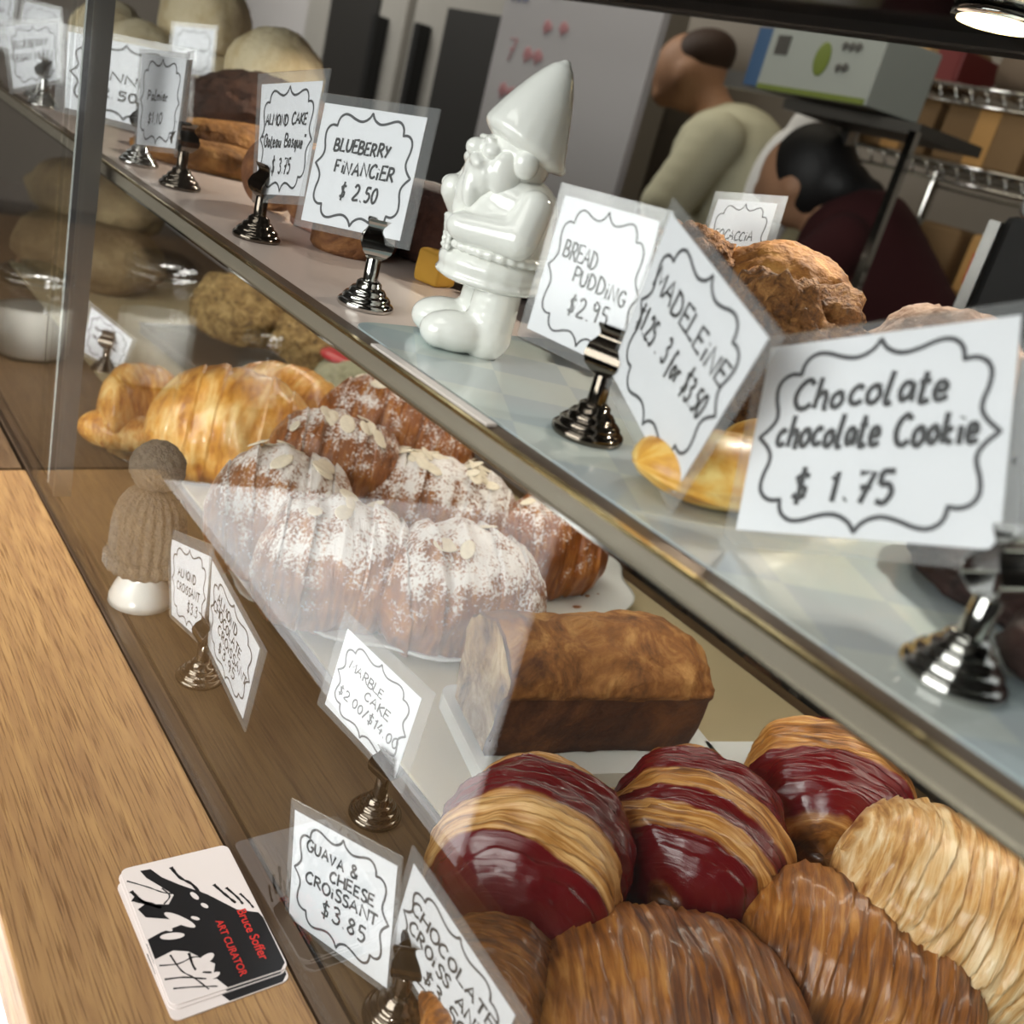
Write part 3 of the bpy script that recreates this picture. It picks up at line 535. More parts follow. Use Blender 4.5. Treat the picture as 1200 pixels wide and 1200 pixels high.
# ------------------------------------------------------------------ pastries
def ruv_mesh(name, fn, nu, nv, m, parent=None):
    """closed rolled body: fn(t in -1..1, angle) -> point; stores the 'ruv' attribute the dough materials read"""
    bm = bmesh.new(); lay = bm.verts.layers.float_vector.new('ruv'); rings = []
    for i in range(nu + 1):
        t = -1 + 2 * i / nu; ring = []
        for j in range(nv):
            a = 2 * pi * j / nv; p, tt = fn(t, a); v = bm.verts.new(p); v[lay] = (tt, cos(a), sin(a)); ring.append(v)
        rings.append(ring)
    for a, b in zip(rings, rings[1:]):
        for j in range(nv): bm.faces.new((a[j], b[j], b[(j + 1) % nv], a[(j + 1) % nv]))
    bm.faces.new(rings[0]); bm.faces.new(rings[-1][::-1]); bmesh.ops.recalc_face_normals(bm, faces=bm.faces)
    return obj(name, bm, m, parent)
def roll(L, Rr, H, bend=0, n=5, step=.045, p=2.6, seed=0, tw=.35, wob=.05, flat=-.62, sym=True, endpow=.5, lam=0, lf=9):
    sd = V((seed * 3.1, seed * 1.7, seed * .9))
    def fn(t, a):
        prof = max(0, 1 - abs(t) ** p) ** endpow
        tt = t + tw / n * sin(a + seed)
        ph = n * (abs(tt) if sym else (tt + 1) / 2 * 2)
        fr = ph - math.floor(ph); st = 1 + step * ((.5 - fr) if sym else (fr - .5)) * (prof ** .3)
        r = prof * st; q = V((t * 2, cos(a), sin(a)))
        r *= 1 + wob * mnoise.noise(q * 1.6 + sd) + wob * .5 * mnoise.noise(q * 4 + sd)
        if lam:
            u = lf * (t + .10 * sin(a * 1.0 + seed) + .10 * mnoise.noise(q * 1.3 + sd * 2)); fr2 = u - math.floor(u); r *= 1 + lam * (fr2 ** 1.6 - .4) * (.5 + .9 * max(0, .5 + mnoise.noise(q * 2.1 - sd)))
        y = Rr * r * cos(a); z = H * max(r * sin(a), flat)
        x = L / 2 * t * (1 + .04 * mnoise.noise(q + sd * 2)); y += -bend * t * t
        return V((x, y, z - H * flat)), t
    return fn
DOUGH = dict(
    guava_a=pastry('guava_dough_a', '#5f3410', '#b07a3a', '#dcb277', 30, .55, lo=.38, hi=.60, bands=[(-1.0, -.62), (-.16, .50)], glaze='#600a10'),
    guava_b=pastry('guava_dough_b', '#5f3410', '#a8702f', '#d8aa68', 30, .55, lo=.38, hi=.60, bands=[(-1.0, -.72), (-.46, -.26), (.10, .66)], glaze='#600a10'),
    guava_c=pastry('guava_dough_c', '#553010', '#9c6428', '#cc9c5a', 30, .55, lo=.38, hi=.60, bands=[(-.92, -.22), (.46, .95)], glaze='#600a10'),
    choc=pastry('chocolate_croissant_dough', '#5a2f0e', '#9a5f24', '#c98f4a', 22, 1.3, lo=.38, hi=.64, coat=.4, bump=1.0),
    choc_lit=pastry('lit_croissant_dough', '#8f5826', '#d3a465', '#f0d8ac', 20, 1.2, lo=.36, hi=.6, coat=.3, bump=1.0),  # chocolate dough made paler; strong light on one croissant is put into the colour
    almond=pastry('almond_croissant_dough', '#5d3012', '#8f5522', '#b98347', 16, 2.2, sugar=.53, bump=1.0),
    almond_d=pastry('dark_almond_croissant_dough', '#542a0c', '#8a4d1a', '#b87c38', 18, 2.2, sugar=.30, bump=.8),
    gold=pastry('golden_croissant_dough', '#a05a16', '#d99a3e', '#f2d08c', 7, 1.6, lo=.36, hi=.62, coat=.5, bump=.7),

)
def croissant(lab, name, cat, loc, rz, L, Rr, H, dm, group, tilt=(0, 0), **kw):
    o = ruv_mesh(name, roll(L, Rr, H, **kw), 150, 88, DOUGH[dm]); o.location = loc; o.rotation_euler = (tilt[0], tilt[1], rz)
    return tag(o, lab, cat, group)
GC = 'guava and cheese croissants'
croissant('glossy red striped guava croissant nearest the glass, left of its row', 'guava_croissant', 'croissant', (-.272, .318, .004), rad(128), .112, .051, .047, 'guava_a', GC, n=4, p=3.2, step=.022, wob=.085, lam=.035, lf=9, seed=1, tw=.25, flat=-.75, sym=False)
croissant('middle red striped guava croissant of the three', 'guava_croissant', 'croissant', (-.249, .422, .004), rad(122), .112, .053, .045, 'guava_b', GC, n=4, p=3.4, step=.022, wob=.085, lam=.035, lf=9, seed=2, tw=.25, flat=-.75, sym=False)
croissant('dark red striped guava croissant farthest from the glass, partly behind a brightly lit croissant', 'guava_croissant', 'croissant', (-.243, .542, .004), rad(125), .114, .055, .047, 'guava_c', GC, n=4, p=3.4, step=.022, wob=.085, lam=.035, lf=9, seed=3, tw=.25, flat=-.75, sym=False)
CG = 'chocolate croissants'
croissant('big brightly lit chocolate croissant lying on top of the others at the right edge', 'chocolate_croissant', 'croissant', (-.145, .500, .036), rad(35), .125, .052, .046, 'choc_lit', CG, n=5, p=3.4, step=.031, wob=.08, lam=.045, lf=8, seed=4, tw=.8, tilt=(.1, .12))
croissant('brown chocolate croissant under the brightly lit one', 'chocolate_croissant', 'croissant', (-.150, .445, .004), rad(40), .13, .05, .044, 'choc', CG, n=5, p=3.2, step=.027, wob=.08, lam=.045, lf=8, seed=5, tw=.8)
croissant('large glossy brown chocolate croissant at the bottom edge of the photo', 'chocolate_croissant', 'croissant', (-.176, .335, .004), rad(60), .138, .056, .036, 'choc', CG, n=5, p=3.2, step=.027, wob=.08, lam=.045, lf=8, seed=6, tw=.8)
croissant('brown croissant half hidden behind the chocolate croissant sign', 'chocolate_croissant', 'croissant', (-.232, .272, .004), rad(125), .10, .030, .030, 'choc', CG, n=4, p=3.0, step=.027, wob=.08, lam=.045, lf=8, seed=7, tw=.5)

def almond_slice(parent, i, x, y, z, tilt, rz, s=1.0):
    bm = bmesh.new(); ell(bm, (0, 0, 0), (.0092 * s, .0060 * s, .0010), u=14, v=8)
    o = obj('almond_slice', bm, M['almond'], parent, loc=(x, y, z)); o.rotation_euler = (tilt @ Euler((0, 0, rz)).to_quaternion()).to_euler(); return o
M['almond'] = mat('almond_slice', '#e6dcc6', .7, var=.1, vscale=200)
def top_at(o, x, y):
    """height and normal of the pastry top above local x, y"""
    best = None
    for v in o.data.vertices:
        d = (v.co.x - x) ** 2 + (v.co.y - y) ** 2 - (.004 * v.co.z if v.normal.z > 0 else -.01)
        if best is None or d < best[0]: best = (d, v)
    return best[1]
AG = 'sugared almond croissants'
def almond_croissant(lab, loc, rz, L, Rr, H, dm='almond', slices=8, tilt=(0, 0), **kw):
    o = croissant(lab, 'almond_croissant', 'croissant', loc, rz, L, Rr, H, dm, AG, tilt, **kw); rng = random.Random(int(abs(loc[0] * 1e4)))
    for i in range(slices):
        x = rng.uniform(-.34, .34) * L; y = rng.uniform(-.5, .5) * Rr; v = top_at(o, x, y); q = (v.normal + V((rng.uniform(-.2, .2), rng.uniform(-.2, .2), .1))).to_track_quat('Z', 'Y')
        a = almond_slice(o, i, v.co.x, v.co.y, v.co.z + .0006, q, rng.uniform(0, 3), rng.uniform(.8, 1.25))
    return o
PZ = .008
almond_croissant('sugar dusted almond croissant in front, nearest the knitted hat side, one big almond on top', (-.580, .352, PZ), rad(70), .125, .052, .056, slices=5, n=3, p=2.6, step=.075, wob=.11, seed=11, bend=.01)
almond_croissant('sugar dusted almond croissant in front, right behind the marble cake sign', (-.528, .432, PZ), rad(75), .135, .054, .056, slices=3, n=3, p=2.6, step=.075, wob=.11, seed=12, bend=.012)
almond_croissant('white almond croissant at the left end of the platter', (-.650, .338, PZ), rad(60), .12, .050, .062, slices=9, n=3, p=2.4, step=.075, wob=.11, seed=13)
almond_croissant('brown almond croissant lying across the top of the pile', (-.700, .405, .052), rad(55), .12, .045, .042, 'almond_d', slices=10, n=4, p=2.4, step=.075, wob=.11, seed=14)
almond_croissant('dark brown almond croissant at the back left, highest in the pile', (-.760, .500, .050), rad(50), .155, .052, .052, 'almond_d', slices=12, n=4, p=2.5, step=.075, wob=.11, seed=15, bend=.015)
almond_croissant('almond croissant covered in flaked almonds in the middle of the pile', (-.650, .480, .030), rad(62), .155, .050, .044, 'almond', slices=26, n=4, p=2.4, step=.075, wob=.11, seed=16)
almond_croissant('almond croissant at the far right of the platter under the shelf edge', (-.590, .570, PZ), rad(75), .12, .046, .05, 'almond_d', slices=6, n=3, p=2.5, step=.075, wob=.11, seed=17)

# platters and plates
def platter(name, lab, cat, c, a, b, lobes, m, rimh=.012, z0=.0026, rz=0, flatk=.7):
    def wob(ang, z): return 1 + (.022 * cos(lobes * ang) if z > .004 else 0)
    bm = bmesh.new(); lathe(bm, [(flatk * .9, 0), (flatk, 0), (flatk + .02, .0015), (.88, rimh * .5), (1.0, rimh), (1.0, rimh + .002), (.985, rimh + .0015), (.86, rimh * .5 + .002), (flatk, .0032), (.01, .003)], 96, wob=wob)
    bmesh.ops.scale(bm, vec=(a, b, 1), verts=bm.verts); o = obj(name, bm, m, None, loc=(*c, z0)); o.rotation_euler.z = rz
    return tag(o, lab, cat)
platter('white_platter', 'white scalloped china platter under the almond croissants', 'platter', (-.635, .485), .165, .195, 14, M['plate'], .010)
platter('glass_plate', 'clear glass plate under the golden croissants', 'plate', (-.890, .375), .112, .112, 10, M['jarglass'], .014, .0002)
rng = random.Random(3)
for i in range(9):
    bm = bmesh.new(); ell(bm, (0, 0, 0), (rng.uniform(.003, .007), rng.uniform(.002, .003), .0012), u=10, v=6)
    o = obj('pastry_flake', bm, DOUGH['choc']); o.location = (-.545 + rng.uniform(-.03, .03), .585 + rng.uniform(-.03, .05), .0075); o.rotation_euler = (0, .15, rng.uniform(0, 3)); tag(o, 'loose brown pastry flake on the bare part of the white platter', 'crumb', 'pastry flakes on the platter')

# golden croissants
GG = 'golden croissants on the glass plate'
croissant('big golden croissant beside the knitted hat', 'golden_croissant', 'croissant', (-.832, .372, .006), rad(55), .165, .055, .064, 'gold', GG, n=4, p=2.2, step=.045, seed=21, bend=.015, wob=.09)
croissant('golden croissant tip standing at the left of the glass plate', 'golden_croissant', 'croissant', (-.935, .306, .006), rad(110), .10, .030, .044, 'gold', GG, n=3, p=2.4, step=.036, seed=22, bend=.03)
croissant('golden croissant lying low behind the knitted pompom', 'golden_croissant', 'croissant', (-.905, .285, .006), rad(60), .075, .022, .020, 'gold', GG, n=3, p=2.4, step=.036, seed=23)
croissant('golden croissant hidden behind the biggest one', 'golden_croissant', 'croissant', (-.900, .450, .006), rad(40), .14, .05, .055, 'gold', GG, n=4, p=2.3, step=.045, seed=24)

# marble loaf on a white board
def crust_mat(name, a, b, c, sc):
    m = mat(name, c, .8, var=0, bump=.9, bscale=max(90, sc * 3)); n, l = nt(m); bs = n['Principled BSDF']; tc = n.new('ShaderNodeTexCoord')
    t = n.new('ShaderNodeTexNoise'); t.inputs['Scale'].default_value = sc; t.inputs['Detail'].default_value = 12; t.inputs['Roughness'].default_value = .68; t.inputs['Distortion'].default_value = .9; l.new(tc.outputs['Object'], t.inputs[0])
    r = n.new('ShaderNodeValToRGB'); e = r.color_ramp.elements; e[0].position = .34; e[0].color = srgb(a); e[1].position = .7; e[1].color = srgb(c); q = e.new(.5); q.color = srgb(b); l.new(t.outputs[0], r.inputs[0]); l.new(r.outputs[0], bs.inputs['Base Color']); return m
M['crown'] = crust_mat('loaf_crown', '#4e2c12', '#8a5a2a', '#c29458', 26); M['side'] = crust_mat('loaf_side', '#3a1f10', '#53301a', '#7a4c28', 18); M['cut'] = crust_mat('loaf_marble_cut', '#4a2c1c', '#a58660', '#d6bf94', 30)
loaf = thing('marble_loaf', 'large brown marble loaf cake with a cracked crown and cut end', 'loaf cake', (-.388, .452, .0148), rad(-14.5))
def loaf_mesh():
    bm = bmesh.new(); ny, na = 40, 56; Ly = .162; rings = []
    for i in range(ny + 1):
        y = -Ly / 2 + Ly * i / ny; e = abs(2 * i / ny - 1); ring = []
        for j in range(na):
            u = j / na
            # section: base, slanted sides, overhanging domed crown
            sec = [(-.031, 0), (-.0, 0), (.031, 0), (.0345, .025), (.037, .046), (.0400, .052), (.0375, .062), (.026, .075), (0, .083), (-.026, .075), (-.0375, .062), (-.0400, .052), (-.037, .046), (-.0345, .025)]
            k = u * len(sec); a = int(k) % len(sec); f = k - int(k); p = V(sec[a]).lerp(V(sec[(a + 1) % len(sec)]), f)
            x, z = p.x, p.y
            if i > ny * .5: s = 1 - .22 * max(0, (e - .55) / .45) ** 2; x *= s; z *= 1 - .16 * max(0, (e - .5) / .5) ** 2
            q = V((x, y, z)); d = .0022 * mnoise.noise(q * 45) + .0012 * mnoise.noise(q * 120)
            if z > .05: d += .0050 * mnoise.noise(q * 24 + V((5, 0, 0))) + .002 * abs(mnoise.noise(q * 60))
            c = V((x, 0, z - .035)); c = c.normalized() * d if c.length else c
            ring.append(bm.verts.new((x + c.x, y + (.002 * mnoise.noise(q * 60) if i in (0, ny) else 0), max(0, z + c.z))))
        rings.append(ring)
    for a, b in zip(rings, rings[1:]):
        for j in range(na):
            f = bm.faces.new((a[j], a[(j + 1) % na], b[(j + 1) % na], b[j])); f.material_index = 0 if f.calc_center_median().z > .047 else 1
    bm.faces.new(rings[-1]).material_index = 1
    cut = [v.co.copy() for v in rings[0]]
    bm.faces.new(rings[0][::-1]).material_index = 1; bmesh.ops.recalc_face_normals(bm, faces=bm.faces)
    return bm, cut
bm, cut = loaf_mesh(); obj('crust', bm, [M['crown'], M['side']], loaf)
bm = bmesh.new(); c0 = sum(cut, V()) / len(cut); f = bm.faces.new([bm.verts.new(c0 + (p - c0) * .95 + V((0, -.0016, 0))) for p in cut]); bmesh.ops.triangulate(bm, faces=[f]); obj('marbled_cut_face', bm, M['cut'], loaf, smooth=False)
wb = thing('cutting_board', 'white cutting board with a round hanging hole under the marble loaf', 'cutting board', (-.388, .452, .0026), rad(-14.5))
bm = bmesh.new(); rrect(bm, -.048, .052, -.088, .100, 0, .0118, .012); obj('board_slab', bm, M['plate'], wb, smooth=False)
bm = bmesh.new()
def handle_pts(n=10):
    return [(.022, .096), (.056, .096), (.054, .150)] + [(.039 + .015 * cos(rad(a)), .150 + .012 * sin(rad(a))) for a in range(20, 180, 20)] + [(.024, .150)]
hp = handle_pts(); tp = [bm.verts.new((*p, .0118)) for p in hp]; bt = [bm.verts.new((*p, 0)) for p in hp]; bm.faces.new(tp); bm.faces.new(bt[::-1])
for i in range(len(hp)): j = (i + 1) % len(hp); bm.faces.new((bt[i], bt[j], tp[j], tp[i]))
bmesh.ops.recalc_face_normals(bm, faces=bm.faces); hd = obj('board_handle', bm, M['plate'], wb, smooth=False)
bm = bmesh.new(); lathe(bm, [(.0055, .0113), (.0055, .0122)], 20); obj('hanging_hole', bm, M['black'], hd, loc=(.039, .146, 0))

# knitted hat on a white stand
hat = thing('knitted_hat', 'grey brown ribbed knitted bobble hat on a small white stand', 'hat', (-.625, .2245, 0))
bm = bmesh.new(); lathe(bm, [(.020, 0), (.0225, .001), (.0220, .006), (.0190, .014), (.0155, .021), (.0142, .026), (.0146, .036), (.013, .040)], 40); obj('stand', bm, M['ceramic'], hat)
def rib(nr, amp): return lambda a, z: 1 + amp * cos(nr * a)
bm = bmesh.new(); lathe(bm, [(.0205, .031), (.0262, .0300), (.0282, .0335), (.0280, .0395), (.0258, .0420), (.022, .0425)], 264, wob=rib(22, .035)); obj('cuff', bm, M['knit'], hat)
bm = bmesh.new(); lathe(bm, [(.0215, .038), (.0245, .041), (.0253, .050), (.0250, .060), (.0240, .070), (.0212, .080), (.0165, .087), (.009, .0915), (.003, .093)], 264, wob=rib(22, .04)); obj('crown', bm, M['knit'], hat)
bm = bmesh.new(); bmesh.ops.create_icosphere(bm, subdivisions=5, radius=.0185)
for v in bm.verts: v.co *= 1 + .07 * mnoise.noise(v.co * 260) + .05 * mnoise.noise(v.co * 700)
obj('pompom', bm, M['knit'], hat, loc=(-.003, .002, .106))

# ------------------------------------------------------------------ gnome
gn = thing('gnome_figurine', 'glossy white ceramic garden gnome figurine standing on the upper shelf', 'figurine', (-.405, .298, SZ + .0017), rad(-22)); gn.scale = (1, 1, .95)
C_ = M['ceramic']
def boot(s):
    def f(bm):
        ell(bm, (.0145 * s, -.012, .0105), (.0125, .0185, .0108)); ell(bm, (.0138 * s, .004, .011), (.0125, .013, .011)); ell(bm, (.0142 * s, -.020, .0095), (.0115, .0105, .0092)); cap(bm, (.0130 * s, .004, .010), (.0118 * s, .005, .034), .0128, .0125)
    return f
for s in (1, -1): blob('boot', boot(s), C_, gn, .0013, 5)
def coat(bm):
    ell(bm, (0, .002, .045), (.0285, .0282, .0105)); ell(bm, (0, .002, .0385), (.0285, .0285, .0058)); ell(bm, (0, .003, .062), (.0265, .0260, .026)); ell(bm, (0, .006, .078), (.0235, .0215, .0165))
    cap(bm, (.0205, .010, .080), (.0275, .004, .064), .0092, .0100); cap(bm, (.0275, .004, .064), (.0140, -.018, .0625), .0098, .0082); ell(bm, (.0125, -.0205, .063), (.0085, .0075, .0075))
    cap(bm, (-.0205, .006, .080), (-.027, -.012, .066), .0090, .0092); cap(bm, (-.027, -.012, .066), (-.0195, -.0215, .076), .0085, .0070); ell(bm, (-.0185, -.022, .0775), (.007, .0065, .007))
    for k in range(4): ell(bm, (.0060, -.0265 + .0004 * k, .0665 - .0024 * k), (.0042, .0026, .0015), u=10, v=6)
blob('coat', coat, C_, gn, .0012, 5)
def belt(bm):
    for i in range(30):
        a = 2 * pi * i / 30; ell(bm, (.0262 * cos(a), .004 + .0252 * sin(a), .0535), (.0036, .0036, .0030), u=10, v=6)
bl = blob('belt', belt, C_, gn, .0011, 5)
def buckle(bm):
    for x, z in ((-.005, 0), (.005, 0), (0, .0035), (0, -.0035), (-.005, .003), (.005, .003), (-.005, -.003), (.005, -.003)): ell(bm, (.002 + x, -.0242, .0535 + z), (.0026, .0016, .0018), u=10, v=6)
blob('buckle', buckle, C_, bl, .0008, 2)
def sack(bm):
    cap(bm, (-.0235, -.0175, .079), (-.0215, -.006, .092), .0062, .0078); ell(bm, (-.0235, -.022, .079), (.005, .006, .005))
blob('sack', sack, C_, gn, .0011, 5)
def head(bm):
    ell(bm, (0, .001, .099), (.0172, .0172, .017)); ell(bm, (0, -.0185, .1005), (.0052, .0062, .0052)); ell(bm, (.0088, -.0132, .1005), (.0055, .005, .0045)); ell(bm, (-.0088, -.0132, .1005), (.0055, .005, .0045))
    for s in (1, -1): ell(bm, (.0062 * s, -.0150, .1062), (.0042, .0030, .0016)); ell(bm, (.0172 * s, .002, .099), (.0045, .0062, .0075)); ell(bm, (.0060 * s, -.0158, .1036), (.0022, .0018, .0014), u=10, v=6)
hd_ = blob('head', head, C_, gn, .0010, 3)
def beard(bm):
    ell(bm, (0, -.0135, .0895), (.0150, .0095, .0130)); ell(bm, (0, -.0170, .079), (.0100, .0080, .0120)); ell(bm, (0, -.0195, .0715), (.0048, .0055, .0075))
    for s in (1, -1): ell(bm, (.0068 * s, -.0188, .0955), (.0076, .0042, .0033), (0, .35 * s, 0)); ell(bm, (.0135 * s, -.006, .092), (.0050, .0080, .0115)); ell(bm, (.007 * s, -.019, .083), (.0040, .0045, .0110), (0, -.2 * s, 0))
blob('beard', beard, C_, hd_, .0010, 3)
def pointed(bm):
    n = 15
    for i in range(n):
        t = i / (n - 1); r = .0200 * (1 - t) ** .70 + .0030; ell(bm, (0, (.0035 + .010 * t ** 1.1), .1085 + .0395 * t), (r, r * 1.0, max(.0052 * (1 - t) + .003, .003)), (-.40 + .1 * t, 0, 0))
    for i in range(28):
        a = 2 * pi * i / 28; ell(bm, (.0182 * cos(a), .0045 + .0186 * sin(a), .1080 - .0085 * sin(a)), (.0034, .0034, .0030), u=10, v=6)
blob('pointed_hat', pointed, C_, gn, .0012, 6)

# ------------------------------------------------------------------ food on the upper shelf
crumb = crust_mat('crumb_top', '#3a200d', '#74491d', '#a87844', 130)
def crumbly(lab, name, cat, loc, r, seed, m=crumb, group=None, rz=0, amp=.22, sub=5):
    bm = bmesh.new(); bmesh.ops.create_icosphere(bm, subdivisions=sub, radius=1); sd = V((seed, seed * 2.3, 0))
    for v in bm.verts:
        n0 = v.co.copy(); k = 1 + amp * mnoise.noise(n0 * 2.2 + sd) + amp * .5 * mnoise.noise(n0 * 6 + sd) + amp * .35 * mnoise.noise(n0 * 13 + sd) + amp * .16 * mnoise.noise(n0 * 34 + sd)
        v.co = V((n0.x * r[0] * k, n0.y * r[1] * k, max(n0.z * r[2] * k, -r[2] * .6)))
    mz = min(v.co.z for v in bm.verts)
    bmesh.ops.translate(bm, vec=(0, 0, -mz), verts=bm.verts)
    o = obj(name, bm, m, None, loc=loc); o.rotation_euler.z = rz; return tag(o, lab, cat, group)
BP = 'bread pudding pieces'
Z1 = SZ + .0018
crumbly('rough brown bread pudding piece behind the madeleine sign, lower left of the pile', 'bread_pudding', 'bread pudding', (-.395, .420, Z1), (.040, .040, .034), 1, group=BP, amp=.26)
crumbly('rough brown bread pudding piece at the front of the pile above the cookie sign', 'bread_pudding', 'bread pudding', (-.318, .432, Z1), (.060, .046, .045), 2, group=BP, amp=.30)
crumbly('bread pudding piece on top with a smooth golden crust', 'bread_pudding', 'bread pudding', (-.372, .490, Z1 + .044), (.046, .036, .026), 3, crust_mat('golden_crust', '#5f3816', '#8f5e26', '#b98a48', 40), BP, amp=.10)
crumbly('darker bread pudding piece left at the top of the pile near the focaccia sign', 'bread_pudding', 'bread pudding', (-.412, .448, Z1 + .050), (.024, .028, .020), 4, group=BP, amp=.26)
crumbly('pale sugar dusted pastry right of the bread pudding', 'bread_pudding', 'bread pudding', (-.250, .470, Z1 + .02), (.044, .036, .040), 5, crust_mat('dusted_crust', '#7d5c48', '#9d7c66', '#b99f8c', 60), BP, amp=.1)
def madeleine(lab, loc, rz):
    def fn(t, a):
        pr = max(0, 1 - abs(t) ** 2.6) ** .55; s = sin(a); rr = pr * (1 + (.05 * cos(9 * a) if s < 0 else 0))
        return V((.040 * t, .0265 * rr * cos(a), .012 * rr * s * (1.25 if s > 0 else .9) + .011)), t
    o = ruv_mesh('madeleine', fn, 60, 64, pastry('madeleine_sponge', '#b06f22', '#e0a94a', '#f2d98c', 3, 1.5, lo=.32, hi=.6, coat=.1, bump=.15)); o.location = loc; o.rotation_euler.z = rz; return tag(o, lab, 'madeleine', 'madeleines on the shelf')
madeleine('golden madeleine on the shelf below the madeleine sign', (-.222, .297, Z1), rad(72))
madeleine('golden madeleine behind the front one, mostly hidden by signs', (-.235, .362, Z1), rad(70))
cookm = crust_mat('dark_cookie', '#1c0e0b', '#2c1713', '#43261e', 40)
CK = 'dark chocolate cookies'
for i, (lab, x, y, z) in enumerate((('dark chocolate cookie lying under the cookie sign', -.130, .365, 0), ('dark chocolate cookie beside the nearest shiny holder', -.075, .330, 0), ('dark chocolate cookie resting on top of the other two', -.105, .372, .017))):
    crumbly(lab, 'chocolate_cookie', 'cookie', (x, y, Z1 + z), (.042, .042, .012), 20 + i, cookm, CK, amp=.10, sub=4)
choccake = crust_mat('chocolate_cake', '#22110b', '#3d2016', '#5a3424', 35)
BK = 'chocolate cakes on the shelf'
def block(lab, name, cat, c, s, m, group, rz=0, amp=.06):
    bm = bmesh.new(); bx(bm, (0, 0, s[2] / 2), s, None, min(s) * .16, 3); bmesh.ops.subdivide_edges(bm, edges=bm.edges, cuts=3, use_grid_fill=True)
    for v in bm.verts: v.co += v.co.normalized() * min(s) * amp * mnoise.noise(v.co * 90 + V(c) * 40) if v.co.z > .002 else V()
    o = obj(name, bm, m, None, loc=c); o.rotation_euler.z = rz; return tag(o, lab, cat, group)
block('dark chocolate cake block behind the blueberry financier sign', 'chocolate_cake', 'cake', (-.640, .415, SZ), (.10, .075, .052), choccake, BK, .2)
block('dark chocolate cake block just left of the gnome', 'chocolate_cake', 'cake', (-.560, .430, SZ), (.06, .075, .060), choccake, BK, .1)
block('chocolate cake slab stacked behind the gnome', 'chocolate_cake', 'cake', (-.470, .455, SZ + .001), (.10, .07, .050), choccake, BK, .2)
block('small yellow fruit loaf slice standing left of the gnome', 'yellow_cake_slice', 'cake', (-.553, .366, SZ), (.022, .020, .022), mat('yellow_sponge', '#b98a2c', .8, bump=.3), None, .3)
pink = crust_mat('pinkish_crumb', '#6a4638', '#8a6253', '#a9857a', 40)
block('pinkish brown cake block under the blueberry financier sign', 'brown_cake', 'cake', (-.660, .350, SZ), (.085, .040, .030), pink, None, .15)
DK = 'almond cake discs'
def disc(lab, loc, r, h, rot):
    bm = bmesh.new(); lathe(bm, [(r * .9, 0), (r, h * .15), (r, h * .8), (r * .93, h), (r * .3, h * 1.05)], 48); o = obj('almond_cake', bm, crust_mat('almond_cake_crust', '#4d2a14', '#6f4526', '#9a6a3c', 40)); o.location = loc; o.rotation_euler = rot; return tag(o, lab, 'cake', DK)
disc('round brown almond cake standing on edge behind its holder', (-.745, .335, SZ + .027), .027, .016, (rad(84), 0, rad(35)))
disc('round brown almond cake leaning behind the almond cake sign', (-.690, .345, SZ + .028), .027, .016, (rad(80), 0, rad(25)))
disc('round brown almond cake lying half hidden right of the almond cake holder', (-.62, .335, SZ), .026, .020, (0, 0, 0))
LB = 'brown breads on the shelf'
breadm = crust_mat('bread_crust', '#5b3718', '#93642f', '#c39558', 25); darkb = crust_mat('dark_bread', '#2a1a12', '#43291c', '#5e3d28', 18)
crumbly('long golden brown loaf lying left of the almond cake sign', 'bread_loaf', 'bread', (-.960, .405, SZ), (.10, .036, .026), 31, breadm, LB, rad(75), .07)
crumbly('long golden brown loaf lowest in the pile beside the edge on card', 'bread_loaf', 'bread', (-.900, .355, SZ), (.085, .026, .016), 32, breadm, LB, rad(70), .08)
crumbly('very dark round loaf on top of the golden brown loaves', 'dark_loaf', 'bread', (-1.06, .445, SZ + .028), (.075, .060, .036), 33, darkb, LB, rad(60), .12)
crumbly('very dark round loaf behind the fennel sign', 'dark_loaf', 'bread', (-1.15, .40, SZ), (.07, .05, .038), 34, darkb, LB, rad(60), .12)
crumbly('dark bread at the far left beside the corner sign', 'dark_loaf', 'bread', (-1.50, .35, SZ), (.08, .06, .034), 35, darkb, LB, 0, .12)
PB = 'pale round bread rolls'
palem = crust_mat('pale_crust', '#bda67a', '#dccdaa', '#e8dcc0', 9)
for i, (lab, c, r, s) in enumerate((('pale round bread roll in clear view above the almond cake sign', (-1.205, .515, SZ + .052), (.060, .058, .052), 41), ('pale tall bread roll above the distant small sign', (-1.46, .515, SZ + .085), (.062, .060, .060), 42), ('pale roll at the left of the distant small sign', (-1.44, .43, SZ + .03), (.06, .05, .045), 43), ('pale roll lowest, under the one in clear view', (-1.25, .50, SZ), (.075, .060, .045), 44), ('pale roll behind the upright metal post', (-1.70, .46, SZ + .02), (.06, .06, .06), 45), ('pale roll supporting the tall one', (-1.45, .53, SZ), (.075, .065, .055), 46))):
    crumbly(lab, 'bread_roll', 'bread roll', c, r, s, palem, PB, 0, .05, 4)
crumbly('brown nut topped roll between the pale roll and the almond cake sign', 'bread_roll', 'bread roll', (-1.02, .455, SZ + .055), (.030, .028, .018), 47, crust_mat('nut_crust', '#5b4a33', '#85704c', '#a8946c', 80), PB, 0, .2, 4)

